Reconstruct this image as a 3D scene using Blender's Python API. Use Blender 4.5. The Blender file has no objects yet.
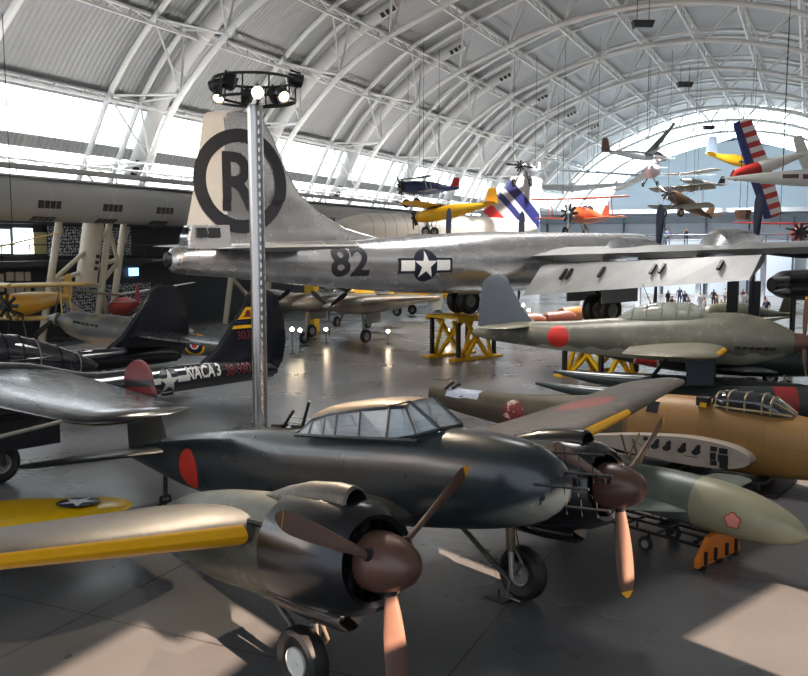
import bpy, bmesh, math, random
from math import sin, cos, tan, pi, radians as R, sqrt, atan2
from mathutils import Vector, Matrix
random.seed(7)
C = bpy.context.scene.collection

# ---------------------------------------------------------------- camera model
FPX, CAM_H, CAM_P, CAM_A = 870.0, 5.85, R(6.06), R(24.76)
_fw = Vector((-sin(CAM_A)*cos(CAM_P), cos(CAM_A)*cos(CAM_P), -sin(CAM_P)))
_rt = Vector((cos(CAM_A), sin(CAM_A), 0)); _up = _rt.cross(_fw)
_eye = Vector((0, 0, CAM_H))
def _ray(u, v): return _fw + _rt*((u-404)/FPX) + _up*((338-v)/FPX)
def at_depth(u, v, d): return _eye + _ray(u, v)*d
def at_z(u, v, z=0.0):
    r = _ray(u, v); return _eye + r*((z-CAM_H)/r.z)
def at_x(u, v, x):
    r = _ray(u, v); return _eye + r*(x/r.x)
def at_y(u, v, y):
    r = _ray(u, v); return _eye + r*(y/r.y)

# ---------------------------------------------------------------- materials
def _nodes(name):
    m = bpy.data.materials.new(name); m.use_nodes = True
    nt = m.node_tree; b = nt.nodes['Principled BSDF']
    return m, nt, b
def _math(nt, op, a, b=None, c=None):
    n = nt.nodes.new('ShaderNodeMath'); n.operation = op
    for i, x in enumerate((a, b, c)):
        if x is None: continue
        if isinstance(x, (int, float)): n.inputs[i].default_value = x
        else: nt.links.new(x, n.inputs[i])
    return n.outputs[0]
def _mix(nt, fac, a, b):
    n = nt.nodes.new('ShaderNodeMix'); n.data_type = 'RGBA'
    if isinstance(fac, (int, float)): n.inputs['Factor'].default_value = fac
    else: nt.links.new(fac, n.inputs['Factor'])
    for k, x in (('A', a), ('B', b)):
        i = [s for s in n.inputs if s.name == k and s.type == 'RGBA'][0]
        if isinstance(x, (tuple, list)): i.default_value = (*x[:3], 1)
        else: nt.links.new(x, i)
    return [s for s in n.outputs if s.type == 'RGBA'][0]
def srgb(r, g, b):
    f = lambda c: c/12.92 if c <= .04045 else ((c+.055)/1.055)**2.4
    return tuple(f(x/255.0) for x in (r, g, b))
def mat(name, col, rough=.5, metal=0.0, var=.12, scale=2.0, bump=0.0, bscale=30.0, panel=None, overlays=(), stretch=None,
        spots=None, coat=0.0, spec=None, rvar=.0, split=None):
    """Procedural paint or metal: noise variation, optional panel seams, optional marks placed in object coordinates."""
    m, nt, b = _nodes(name)
    tc = nt.nodes.new('ShaderNodeTexCoord'); vec = tc.outputs['Object']
    sep = nt.nodes.new('ShaderNodeSeparateXYZ'); nt.links.new(vec, sep.inputs[0])
    X, Y, Z = sep.outputs
    nz = nt.nodes.new('ShaderNodeTexNoise'); nz.inputs['Scale'].default_value = scale; nz.inputs['Detail'].default_value = 5
    src = vec
    if stretch:
        mp = nt.nodes.new('ShaderNodeMapping'); mp.inputs['Scale'].default_value = stretch
        nt.links.new(vec, mp.inputs[0]); src = mp.outputs[0]
    nt.links.new(src, nz.inputs['Vector'])
    f = nz.outputs['Fac']
    hi = tuple(min(1, c*(1+var*2)) for c in col); lo = tuple(c*(1-var*2) for c in col)
    c = _mix(nt, _math(nt, 'SMOOTHSTEP', f, .25, .75) if False else f, lo, hi)
    if spots:           # worn patches of another colour: (colour, scale, threshold)
        n2 = nt.nodes.new('ShaderNodeTexNoise'); n2.inputs['Scale'].default_value = spots[1]; n2.inputs['Detail'].default_value = 6
        nt.links.new(vec, n2.inputs['Vector'])
        g = _math(nt, 'MULTIPLY', _math(nt, 'SUBTRACT', n2.outputs['Fac'], spots[2]), 14.0)
        g = _math(nt, 'MINIMUM', _math(nt, 'MAXIMUM', g, 0.0), 1.0)
        c = _mix(nt, g, c, spots[0])
    if split:           # second colour below a wavy line z = z0 : (colour, z0, amplitude, frequency, softness)
        w = _math(nt, 'ADD', _math(nt, 'MULTIPLY', _math(nt, 'SINE', _math(nt, 'MULTIPLY', X, split[3])), split[2]), split[1])
        g = _math(nt, 'MULTIPLY', _math(nt, 'SUBTRACT', w, Z), 1.0/split[4])
        g = _math(nt, 'MINIMUM', _math(nt, 'MAXIMUM', g, 0.0), 1.0)
        c = _mix(nt, g, c, split[0])
    for o in overlays:
        kind = o[0]
        ax = {'xz': (X, Z), 'xy': (X, Y), 'yz': (Y, Z)}[o[1]]
        if kind == 'disc':
            _, _, cx, cy, r, colr = o[:6]
            d = _math(nt, 'SQRT', _math(nt, 'ADD', _math(nt, 'POWER', _math(nt, 'ABSOLUTE', _math(nt, 'SUBTRACT', ax[0], cx)), 2.0),
                                        _math(nt, 'POWER', _math(nt, 'ABSOLUTE', _math(nt, 'SUBTRACT', ax[1], cy)), 2.0)))
            fac = _math(nt, 'LESS_THAN', d, r)
            if len(o) > 6: fac = _math(nt, 'MULTIPLY', fac, _math(nt, 'GREATER_THAN', Z, o[6]))
            c = _mix(nt, fac, c, colr)
        elif kind == 'box':
            _, _, x0, x1, y0, y1, colr = o
            fac = _math(nt, 'MULTIPLY', _math(nt, 'MULTIPLY', _math(nt, 'GREATER_THAN', ax[0], x0), _math(nt, 'LESS_THAN', ax[0], x1)),
                        _math(nt, 'MULTIPLY', _math(nt, 'GREATER_THAN', ax[1], y0), _math(nt, 'LESS_THAN', ax[1], y1)))
            c = _mix(nt, fac, c, colr)
        elif kind == 'stripes':      # bands along the first axis: x0, x1, period, duty, colour
            _, _, x0, x1, per, duty, colr = o
            fr = _math(nt, 'FRACT', _math(nt, 'DIVIDE', ax[0], per))
            fac = _math(nt, 'MULTIPLY', _math(nt, 'LESS_THAN', fr, duty),
                        _math(nt, 'MULTIPLY', _math(nt, 'GREATER_THAN', ax[0], x0), _math(nt, 'LESS_THAN', ax[0], x1)))
            c = _mix(nt, fac, c, colr)
        elif kind == 'slant':        # band between lines y = s*x + k0 .. s*x + k1
            _, _, s, k0, k1, colr = o
            v = _math(nt, 'SUBTRACT', ax[1], _math(nt, 'MULTIPLY', ax[0], s))
            fac = _math(nt, 'MULTIPLY', _math(nt, 'GREATER_THAN', v, k0), _math(nt, 'LESS_THAN', v, k1))
            c = _mix(nt, fac, c, colr)
    h = None
    if panel:           # riveted sheet seams: (width, height, darkness)
        br = nt.nodes.new('ShaderNodeTexBrick'); br.inputs['Scale'].default_value = 1.0
        br.inputs['Brick Width'].default_value = panel[0]; br.inputs['Row Height'].default_value = panel[1]
        br.inputs['Mortar Size'].default_value = .008; br.inputs['Mortar Smooth'].default_value = .3
        br.inputs['Color1'].default_value = (1, 1, 1, 1); br.inputs['Color2'].default_value = (.82, .82, .82, 1)
        br.inputs['Mortar'].default_value = (1-panel[2],)*3+(1,)
        mp = nt.nodes.new('ShaderNodeCombineXYZ'); nt.links.new(X, mp.inputs[0])
        nt.links.new(_math(nt, 'ADD', Z, _math(nt, 'MULTIPLY', Y, .6)), mp.inputs[1])
        nt.links.new(mp.outputs[0], br.inputs['Vector'])
        mm = nt.nodes.new('ShaderNodeMix'); mm.data_type = 'RGBA'; mm.blend_type = 'MULTIPLY'; mm.inputs['Factor'].default_value = 1
        ia = [s for s in mm.inputs if s.type == 'RGBA']
        nt.links.new(c, ia[0]); nt.links.new(br.outputs['Color'], ia[1])
        c = [s for s in mm.outputs if s.type == 'RGBA'][0]
    nt.links.new(c, b.inputs['Base Color'])
    b.inputs['Metallic'].default_value = metal
    if spec is not None: b.inputs['Specular IOR Level'].default_value = spec
    if coat: b.inputs['Coat Weight'].default_value = coat; b.inputs['Coat Roughness'].default_value = .12
    if rvar:
        n3 = nt.nodes.new('ShaderNodeTexNoise'); n3.inputs['Scale'].default_value = scale*1.7; n3.inputs['Detail'].default_value = 4
        nt.links.new(src, n3.inputs['Vector'])
        nt.links.new(_math(nt, 'ADD', _math(nt, 'MULTIPLY', _math(nt, 'SUBTRACT', n3.outputs['Fac'], .5), rvar*2), rough), b.inputs['Roughness'])
    else: b.inputs['Roughness'].default_value = rough
    if bump:
        nb = nt.nodes.new('ShaderNodeTexNoise'); nb.inputs['Scale'].default_value = bscale; nb.inputs['Detail'].default_value = 3
        nt.links.new(vec, nb.inputs['Vector'])
        bp = nt.nodes.new('ShaderNodeBump'); bp.inputs['Strength'].default_value = bump; bp.inputs['Distance'].default_value = .02
        nt.links.new(nb.outputs['Fac'], bp.inputs['Height']); nt.links.new(bp.outputs[0], b.inputs['Normal'])
    return m
def emit(name, col, s, base=(.8, .8, .8)):
    m, nt, b = _nodes(name)
    b.inputs['Base Color'].default_value = (*base, 1)
    b.inputs['Emission Color'].default_value = (*col, 1); b.inputs['Emission Strength'].default_value = s
    return m
def glassy(name, col=(.75, .85, .9), alpha=.35, rough=.05):
    m, nt, b = _nodes(name)
    b.inputs['Base Color'].default_value = (*col, 1); b.inputs['Roughness'].default_value = rough
    b.inputs['Alpha'].default_value = alpha; b.inputs['Specular IOR Level'].default_value = .9
    return m

# ---------------------------------------------------------------- mesh builder
class MB:
    def __init__(s): s.v = []; s.f = []; s.mi = []; s.M = Matrix(); s.m = 0
    def add(s, vs, fs, m=None):
        o = len(s.v); s.v += [s.M @ Vector(p) for p in vs]
        for i, f in enumerate(fs):
            s.f.append([o+k for k in f]); s.mi.append((s.m if m is None else (m[i] if isinstance(m, (list, tuple)) else m)))
        return s
    def loft(s, rings, cap0=True, cap1=True, closed=True, m=None, mfn=None):
        n = len(rings[0]); vs = [p for r in rings for p in r]; fs = []; ms = []
        for i in range(len(rings)-1):
            for j in range(n if closed else n-1):
                k = (j+1) % n
                fs.append([i*n+j, i*n+k, (i+1)*n+k, (i+1)*n+j]); ms.append(mfn(i, j) if mfn else (s.m if m is None else m))
        if cap0: fs.append(list(range(n))[::-1]); ms.append(mfn(0, 0) if mfn else (s.m if m is None else m))
        if cap1: fs.append([(len(rings)-1)*n+j for j in range(n)]); ms.append(mfn(len(rings)-2, 0) if mfn else (s.m if m is None else m))
        return s.add(vs, fs, ms)
    def tube(s, p0, p1, r0, r1=None, n=8, m=None):
        return s.path([p0, p1], [r0, r0 if r1 is None else r1], n, m)
    def path(s, pts, r, n=8, m=None, closed=False):
        pts = [Vector(p) for p in pts]; rs = r if isinstance(r, (list, tuple)) else [r]*len(pts)
        rings = []; prev = None
        for i, p in enumerate(pts):
            a = pts[i-1] if i else (pts[-1] if closed else p); b = pts[(i+1) % len(pts)] if (i < len(pts)-1 or closed) else p
            t = (b-a).normalized()
            if prev is None:
                u = t.cross(Vector((0, 0, 1)))
                if u.length < .05: u = t.cross(Vector((0, 1, 0)))
                u.normalize()
            else:
                u = (prev - t*prev.dot(t)).normalized()
            prev = u; w = t.cross(u)
            rings.append([p + (u*cos(2*pi*k/n) + w*sin(2*pi*k/n))*rs[i] for k in range(n)])
        if closed: rings.append(rings[0]); return s.loft(rings, False, False, m=m)
        return s.loft(rings, m=m)
    def box(s, c, size, m=None, rot=None):
        c = Vector(c); h = Vector(size)*.5; vs = []
        for x in (-1, 1):
            for y in (-1, 1):
                for z in (-1, 1):
                    d = Vector((x*h.x, y*h.y, z*h.z)); vs.append(c + (rot @ d if rot else d))
        return s.add(vs, [[0,1,3,2],[4,6,7,5],[0,4,5,1],[2,3,7,6],[0,2,6,4],[1,5,7,3]], m)
    def beam(s, p0, p1, w, h, m=None):
        p0, p1 = Vector(p0), Vector(p1); t = (p1-p0); L = t.length; t.normalize()
        u = t.cross(Vector((0, 0, 1)))
        if u.length < .01: u = Vector((0, 1, 0))
        u.normalize(); wv = u.cross(t)
        rot = Matrix((t, u, wv)).transposed()
        return s.box((p0+p1)/2, (L, w, h), m, rot)
    def lathe(s, prof, o=(0, 0, 0), ax='x', n=32, m=None, mfn=None):
        o = Vector(o); rings = []
        for t, r in prof:
            ring = []
            for k in range(n):
                a = 2*pi*k/n; c_, s_ = cos(a)*max(r, 1e-4), sin(a)*max(r, 1e-4)
                d = {'x': (t, c_, s_), 'y': (s_, t, c_), 'z': (c_, s_, t)}[ax]
                ring.append(o+Vector(d))
            rings.append(ring)
        return s.loft(rings, abs(prof[0][1]) < 5e-3 or True, True, m=m, mfn=mfn)
    def shell(s, prof, o=(0, 0, 0), ax='x', n=32, m=None, mfn=None):
        o = Vector(o); rings = []
        for t, r in prof:
            rings.append([o+Vector({'x': (t, cos(2*pi*k/n)*r, sin(2*pi*k/n)*r), 'y': (sin(2*pi*k/n)*r, t, cos(2*pi*k/n)*r),
                                    'z': (cos(2*pi*k/n)*r, sin(2*pi*k/n)*r, t)}[ax]) for k in range(n)])
        return s.loft(rings, False, False, m=m, mfn=mfn)
    def prism(s, poly, fn0, fn1, m=None):
        n = len(poly); vs = [fn0(p) for p in poly] + [fn1(p) for p in poly]
        fs = [list(range(n))[::-1], [n+i for i in range(n)]] + [[i, (i+1) % n, n+(i+1) % n, n+i] for i in range(n)]
        return s.add(vs, fs, m)
    def build(s, name, mats, parent=None, smooth=35, loc=None):
        me = bpy.data.meshes.new(name); me.from_pydata([tuple(p) for p in s.v], [], s.f)
        mats = mats if isinstance(mats, (list, tuple)) else [mats]
        for m in mats: me.materials.append(m)
        me.polygons.foreach_set('material_index', [min(i, len(mats)-1) for i in s.mi])
        bm = bmesh.new(); bm.from_mesh(me)
        bmesh.ops.remove_doubles(bm, verts=bm.verts, dist=2e-4)
        bmesh.ops.recalc_face_normals(bm, faces=bm.faces)
        bm.to_mesh(me); bm.free()
        if smooth:
            me.shade_smooth(); me.set_sharp_from_angle(angle=R(smooth))
        o = bpy.data.objects.new(name, me); C.objects.link(o)
        if parent is not None:
            o.parent = parent
            if 'off' in _OFF.get(parent.name, {}): o.location = _OFF[parent.name]['off']
        if loc is not None: o.location = loc
        return o
_OFF = {}
def tag(o, label, cat, group=None, kind=None):
    if label: o['label'] = label
    if cat: o['category'] = cat
    if group: o['group'] = group
    if kind: o['kind'] = kind
    return o
def root(name, label, cat, loc=(0, 0, 0), rot=(0, 0, 0), group=None):
    o = bpy.data.objects.new(name, None); C.objects.link(o); o.location = loc; o.rotation_euler = rot
    o.empty_display_size = .3
    return tag(o, label, cat, group)
def plane_root(name, label, cat, X, Y, Z, psi, th=0.0, roll=0.0, group=None, onground=True):
    """Root of an aircraft: x forward, y port, z up, body origin on its axis at (X,Y,Z); the Empty sits below it on the ground."""
    rm = (Matrix.Rotation(psi, 3, 'Z') @ Matrix.Rotation(-th, 3, 'Y') @ Matrix.Rotation(roll, 3, 'X'))
    z0 = 0.0 if onground else Z
    o = root(name, label, cat, (X, Y, z0), rm.to_euler(), group)
    _OFF[o.name] = {'off': rm.transposed() @ Vector((0, 0, Z-z0))}
    return o
def struct(o): o['kind'] = 'structure'; return o

# ---------------------------------------------------------------- aircraft shapes
def _pchip(xs, ys, x):
    n = len(xs)
    if x <= xs[0]: return ys[0]
    if x >= xs[-1]: return ys[-1]
    i = max(k for k in range(n-1) if xs[k] <= x)
    d = [(ys[k+1]-ys[k])/(xs[k+1]-xs[k]) for k in range(n-1)]
    def sl(k):
        if k == 0: return d[0]
        if k == n-1: return d[-1]
        return 0 if d[k-1]*d[k] <= 0 else 2*d[k-1]*d[k]/(d[k-1]+d[k])
    h = xs[i+1]-xs[i]; t = (x-xs[i])/h
    return ((2*t**3-3*t**2+1)*ys[i]+(t**3-2*t**2+t)*h*sl(i)+(-2*t**3+3*t**2)*ys[i+1]+(t**3-t**2)*h*sl(i+1))
class Fus:
    """Body of revolution-like sections (x, half_width, z_top, z_bottom, exponent), x descending or ascending."""
    def __init__(s, secs):
        s.s = sorted(secs); s.xs = [q[0] for q in s.s]
    def at(s, x): return [_pchip(s.xs, [q[k] for q in s.s], x) for k in (1, 2, 3, 4)]
    def ring(s, x, n=28, y0=0.0):
        w, zt, zb, e = s.at(x); zc = (zt+zb)/2; h = (zt-zb)/2; out = []
        for k in range(n):
            a = 2*pi*k/n; c, d = cos(a), sin(a)
            out.append(Vector((x, y0+w*math.copysign(abs(c)**(2/e), c), zc+h*math.copysign(abs(d)**(2/e), d))))
        return out
    def mesh(s, mb, n=28, step=.25, y0=0.0, m=None, mfn=None, cap0=True, cap1=True, x0=None, x1=None):
        a, b = s.xs[0] if x0 is None else x0, s.xs[-1] if x1 is None else x1
        N = max(3, int((b-a)/step)); xs = [a+(b-a)*i/N for i in range(N+1)]
        # finer stations near the rounded ends
        ext = [a+(b-a)*q for q in (.002, .006, .014)] + [b-(b-a)*q for q in (.002, .006, .014)]
        xs = sorted(set(xs+ext))
        f = (lambda i, j: mfn((xs[i]+xs[i+1])/2, (j+.5)/n)) if mfn else None
        return mb.loft([s.ring(x, n, y0) for x in xs], cap0, cap1, m=m, mfn=f)
    def side_y(s, x, z):
        w, zt, zb, e = s.at(x); zc = (zt+zb)/2; h = (zt-zb)/2
        q = min(1, abs((z-zc)/h)); return w*(1-q**e)**(1/e)
    def top_z(s, x, y):
        w, zt, zb, e = s.at(x); zc = (zt+zb)/2; h = (zt-zb)/2
        q = min(1, abs(y)/max(w, 1e-6)); return zc+h*(1-q**e)**(1/e)
def airfoil(nc):
    """(chord fraction, half thickness for unit thickness, side) going TE-top-LE-bottom-TE."""
    xs = [.5*(1+cos(pi*i/nc)) for i in range(nc+1)]
    yt = lambda x: 5*(.2969*sqrt(x)-.126*x-.3516*x*x+.2843*x**3-.1036*x**4)
    up = [(x, yt(x)) for x in xs]; lo = [(x, -yt(x)*.75) for x in xs[::-1][1:-1]]
    return up+lo
def wing(mb, st, nc=12, sub=4, mfn=None, vertical=False, m=None, side=1, round_tip=0.0):
    """st: (span, x_LE, chord, offset, thickness ratio, incidence deg). Span runs along y (times side) or z for fins."""
    af = airfoil(nc); S = []
    for a, b in zip(st, st[1:]):
        for k in range(sub): S.append([a[i]+(b[i]-a[i])*k/sub for i in range(6)])
    S.append(list(st[-1]))
    if round_tip:
        y0, x0, c0, z0, t0, i0 = S[-1]; sl = (S[-1][3]-S[-2][3])/max(1e-6, (S[-1][0]-S[-2][0]))
        for k in range(1, 7):
            a = k/6*pi/2; q = max(cos(a), .12); y = y0+round_tip*sin(a)
            S.append([y, x0-c0*(1-q)*.42, c0*q, z0+sl*(y-y0), t0, i0])
    rings = []
    for y, x, c, z, t, inc in S:
        r = []
        for cf, h in af:
            px = x-cf*c; pz = z+h*t*c - (cf-.3)*c*sin(R(inc))
            r.append(Vector((px, pz, y)) if vertical else Vector((px, y*side, pz)))
        rings.append(r)
    n = len(af)
    def f(i, j):
        cf = (af[j][0]+af[(j+1) % n][0])/2; ysp = (S[i][0]+S[i+1][0])/2
        return mfn(ysp, cf, j < nc)
    return mb.loft(rings, True, True, m=m, mfn=f if mfn else None)
def blade(mb, o, ang, r0, r1, chord, ax_twist=(60, 22), tip_m=None, band=None, m=0, root_r=None):
    """Propeller blade on x axis at o; ang measured in the y-z plane from +z toward -y (starboard)."""
    o = Vector(o); N = 18; rings = []; us = [i/N for i in range(N+1)]
    if tip_m is not None: us = sorted(set(us+[.93, .935]))
    for u in us:
        r = r0+(r1-r0)*u
        c = chord*(0.38+1.5*u-1.02*u*u) if u < .8 else chord*(0.38+1.5*.8-1.02*.64)*sqrt(max(.02, 1-((u-.8)/.205)**2))
        t = c*(.5*(1-u)**2.2+.07); tw = R(ax_twist[0]+(ax_twist[1]-ax_twist[0])*u)
        ring = []
        for k in range(12):
            a = 2*pi*k/12; s_, n_ = cos(a)*c/2, sin(a)*t/2
            # chord direction: mix of tangential and axial
            tx, tt = s_*sin(tw)+n_*cos(tw), s_*cos(tw)-n_*sin(tw)
            rad = Vector((0, -sin(ang), cos(ang))); tan_ = Vector((0, -cos(ang), -sin(ang)))
            ring.append(o+rad*r+tan_*tt+Vector((1, 0, 0))*tx)
        rings.append(ring)
    f = None
    if tip_m is not None:
        f = lambda i, j: tip_m if (us[i] >= band[0] and us[i+1] <= band[1]+1e-6) else m
    return mb.loft(rings, True, True, m=m, mfn=f)
def wheel(name, parent, c, r, w, tyre, hub, ax='y', hubr=.5, spokes=0):
    mb = MB()
    mb.lathe([(-w*.30, r*hubr), (-w*.46, r*.66), (-w*.5, r*.8), (-w*.40, r*.93), (-w*.2, r*.99), (0, r), (w*.2, r*.99), (w*.40, r*.93), (w*.5, r*.8), (w*.46, r*.66), (w*.30, r*hubr)], c, ax, 32)
    o = mb.build(name, tyre, parent)
    h = MB(); h.lathe([(-w*.42, r*.02), (-w*.42, r*hubr*.22), (-w*.36, r*hubr*.28), (-w*.34, r*hubr*.85), (-w*.42, r*hubr), (w*.42, r*hubr), (w*.34, r*hubr*.85), (w*.36, r*hubr*.28), (w*.42, r*hubr*.22), (w*.42, r*.02)], c, ax, 24)
    hb = h.build('wheel_hub', hub, o); hb.location = (0, 0, 0)
    return o
def decal(name, poly_sets, surf, m, parent, loc=None, cuts=14):
    """Flat outlines (lists of 2D loops or triangles) cut into strips and laid on a curved skin by surf(u, v)."""
    bm = bmesh.new()
    for vs, fs in poly_sets:
        bv = [bm.verts.new((p[0], p[1], 0)) for p in vs]
        for f in fs:
            try: bm.faces.new([bv[i] for i in f])
            except ValueError: pass
    ys = [v.co.y for v in bm.verts]; xs = [v.co.x for v in bm.verts]
    y0, y1, x0, x1 = min(ys), max(ys), min(xs), max(xs)
    for k in range(1, cuts):
        y = y0+(y1-y0)*k/cuts
        bmesh.ops.bisect_plane(bm, geom=bm.verts[:]+bm.edges[:]+bm.faces[:], plane_co=(0, y, 0), plane_no=(0, 1, 0), dist=1e-5)
    for k in range(1, 6):
        x = x0+(x1-x0)*k/6
        bmesh.ops.bisect_plane(bm, geom=bm.verts[:]+bm.edges[:]+bm.faces[:], plane_co=(x, 0, 0), plane_no=(1, 0, 0), dist=1e-5)
    for v in bm.verts: v.co = surf(v.co.x, v.co.y)
    me = bpy.data.meshes.new(name); bm.to_mesh(me); bm.free(); me.materials.append(m)
    o = bpy.data.objects.new(name, me); C.objects.link(o)
    if parent is not None:
        o.parent = parent
        if parent.name in _OFF: o.location = _OFF[parent.name]['off']
    return o
def text_polys(txt, size, x=0, y=0, sx=1.0, bold=0.0):
    cu = bpy.data.curves.new('lettering', 'FONT'); cu.body = txt; cu.size = size; cu.align_x = 'CENTER'; cu.align_y = 'CENTER'; cu.offset = bold
    cu.resolution_u = 4
    ob = bpy.data.objects.new('lettering', cu); C.objects.link(ob)
    dg = bpy.context.evaluated_depsgraph_get(); me = ob.evaluated_get(dg).to_mesh()
    vs = [(v.co.x*sx+x, v.co.y+y) for v in me.vertices]; fs = [list(p.vertices) for p in me.polygons]
    ob.evaluated_get(dg).to_mesh_clear(); bpy.data.objects.remove(ob); bpy.data.curves.remove(cu)
    return (vs, fs)
def disc_poly(cx, cy, r, n=40): return ([(cx, cy)]+[(cx+r*cos(2*pi*k/n), cy+r*sin(2*pi*k/n)) for k in range(n)], [[0, 1+k, 1+(k+1) % n] for k in range(n)])
def ring_poly(cx, cy, r0, r1, n=64):
    vs = [(cx+r0*cos(2*pi*k/n), cy+r0*sin(2*pi*k/n)) for k in range(n)]+[(cx+r1*cos(2*pi*k/n), cy+r1*sin(2*pi*k/n)) for k in range(n)]
    return (vs, [[k, (k+1) % n, n+(k+1) % n, n+k] for k in range(n)])
def star_poly(cx, cy, r, rot=0.0):
    vs = [(cx, cy)]
    for k in range(10):
        q = r if k % 2 == 0 else r*.382; a = pi/2+rot+k*pi/5; vs.append((cx+q*cos(a), cy+q*sin(a)))
    return (vs, [[0, 1+k, 1+(k+1) % 10] for k in range(10)])
def rect_poly(x0, x1, y0, y1): return ([(x0, y0), (x1, y0), (x1, y1), (x0, y1)], [[0, 1, 2, 3]])

# ---------------------------------------------------------------- shared materials
M = {}
M['alu'] = mat('polished_aluminium', (.60, .61, .62), .30, .85, .10, 1.2, panel=(1.6, .7, .22), rvar=.10)
M['alu_matte'] = mat('matte_aluminium', (.50, .50, .48), .42, .7, .12, 1.4, panel=(1.2, .8, .2))
M['steel'] = mat('bare_steel', (.50, .47, .42), .30, .9, .1, 6)
M['white_metal'] = mat('white_painted_steel', srgb(205, 205, 202), .5, 0, .04, 1)
M['roof_white'] = mat('duct_white', srgb(180, 179, 177), .55, 0, .04, .6)
M['rubber'] = mat('tyre_rubber', (.012, .012, .012), .5, 0, .2, 8)
M['black'] = mat('black_paint', (.010, .010, .011), .35, 0, .2, 2)
M['black_gloss'] = mat('gloss_black_paint', (.007, .008, .012), .16, 0, .2, 1.5, coat=.5)
M['dark'] = mat('dark_metal', (.03, .03, .03), .45, .5, .2, 4)
M['yellow'] = mat('yellow_paint', srgb(222, 165, 10), .42, 0, .08, 3)
M['stand_yellow'] = mat('safety_yellow', srgb(225, 175, 12), .5, 0, .08, 3)
M['white'] = mat('white_paint', srgb(215, 213, 205), .45, 0, .05, 2)
M['red'] = mat('red_paint', srgb(190, 38, 28), .45, 0, .1, 2)
M['navy'] = mat('navy_paint', srgb(24, 34, 62), .4, 0, .1, 2)
M['hub_grey'] = mat('hub_grey', srgb(150, 148, 140), .4, .3, .1, 4)
M['glass'] = glassy('canopy_glass', (.70, .78, .82), .30)
M['glass_dark'] = glassy('dark_glass', (.02, .022, .028), .88)
M['lamp'] = emit('warm_lamp', (1.0, .78, .48), 60)
M['lamp_cool'] = emit('cool_lamp', (1.0, .93, .85), 14)
# ================================================================ the hangar
XC = -13.0; Y_NEAR, Y_END = -14.0, 168.0
_tab = [(31.8, 0), (31.3, 4), (30.2, 7.5), (28.6, 10.5), (26.2, 14.7), (22.4, 18.6), (18.7, 21.2), (13, 23.6), (9.5, 24.8), (4.5, 25.8), (0, 26.05)]
_pts = [Vector((-x, z)) for x, z in _tab]+[Vector((x, z)) for x, z in _tab[::-1][1:]]
def _catmull(P, n=10):
    out = []
    for i in range(len(P)-1):
        a, b, c, d = P[max(0, i-1)], P[i], P[i+1], P[min(len(P)-1, i+2)]
        for k in range(n):
            t = k/n
            out.append(.5*((2*b)+(c-a)*t+(2*a-5*b+4*c-d)*t*t+(3*b-3*c+d-a)*t**3))
    out.append(P[-1]); return out
PROF = _catmull(_pts)
def offset_prof(d):
    out = []
    for i, p in enumerate(PROF):
        t = (PROF[min(i+1, len(PROF)-1)]-PROF[max(0, i-1)]).normalized()
        out.append(p+Vector((-t.y, t.x))*d)
    return out
def arc_pts(d, step, phase=0.0):
    """Points every `step` metres along the inner curve (parameter shared by all offsets)."""
    P = offset_prof(d); L = [0]
    for a, b in zip(PROF, PROF[1:]): L.append(L[-1]+(b-a).length)
    res = []; s = phase
    while s <= L[-1]+1e-6:
        i = max(k for k in range(len(L)) if L[k] <= s+1e-9); i = min(i, len(P)-2)
        f = (s-L[i])/(L[i+1]-L[i]); res.append(P[i]*(1-f)+P[i+1]*f); s += step
    return res
ARC_LEN = sum((b-a).length for a, b in zip(PROF, PROF[1:]))
def W(p, y): return Vector((XC+p.x, y, p.y))

# --- floor : polished concrete with saw-cut joints
m, nt, b = _nodes('polished_concrete')
tc = nt.nodes.new('ShaderNodeTexCoord'); sp = nt.nodes.new('ShaderNodeSeparateXYZ'); nt.links.new(tc.outputs['Object'], sp.inputs[0])
n1 = nt.nodes.new('ShaderNodeTexNoise'); n1.inputs['Scale'].default_value = .35; n1.inputs['Detail'].default_value = 3
n2 = nt.nodes.new('ShaderNodeTexNoise'); n2.inputs['Scale'].default_value = 5; n2.inputs['Detail'].default_value = 2
for q in (n1, n2): nt.links.new(tc.outputs['Object'], q.inputs['Vector'])
c = _mix(nt, n1.outputs['Fac'], srgb(84, 85, 87), srgb(108, 108, 108))
c = _mix(nt, _math(nt, 'MULTIPLY', n2.outputs['Fac'], .28), c, srgb(70, 70, 70))
def _joint(s, ph):
    f = _math(nt, 'ABSOLUTE', _math(nt, 'SUBTRACT', _math(nt, 'FRACT', _math(nt, 'DIVIDE', _math(nt, 'ADD', s, ph), 6.0)), .5))
    return _math(nt, 'LESS_THAN', f, .0025)
j = _math(nt, 'MAXIMUM', _joint(sp.outputs[0], 4.2+3+600), _joint(sp.outputs[1], -16+3+600))
c = _mix(nt, j, c, (.03, .03, .03))
nt.links.new(c, b.inputs['Base Color'])
nt.links.new(_math(nt, 'ADD', _math(nt, 'MULTIPLY', n1.outputs['Fac'], .18), .20), b.inputs['Roughness'])
b.inputs['Specular IOR Level'].default_value = .45
M['floor'] = m
mb = MB(); mb.box((XC, 77, -.15), (78, 186, .3)); struct(mb.build('floor', M['floor'], smooth=0))

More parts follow.
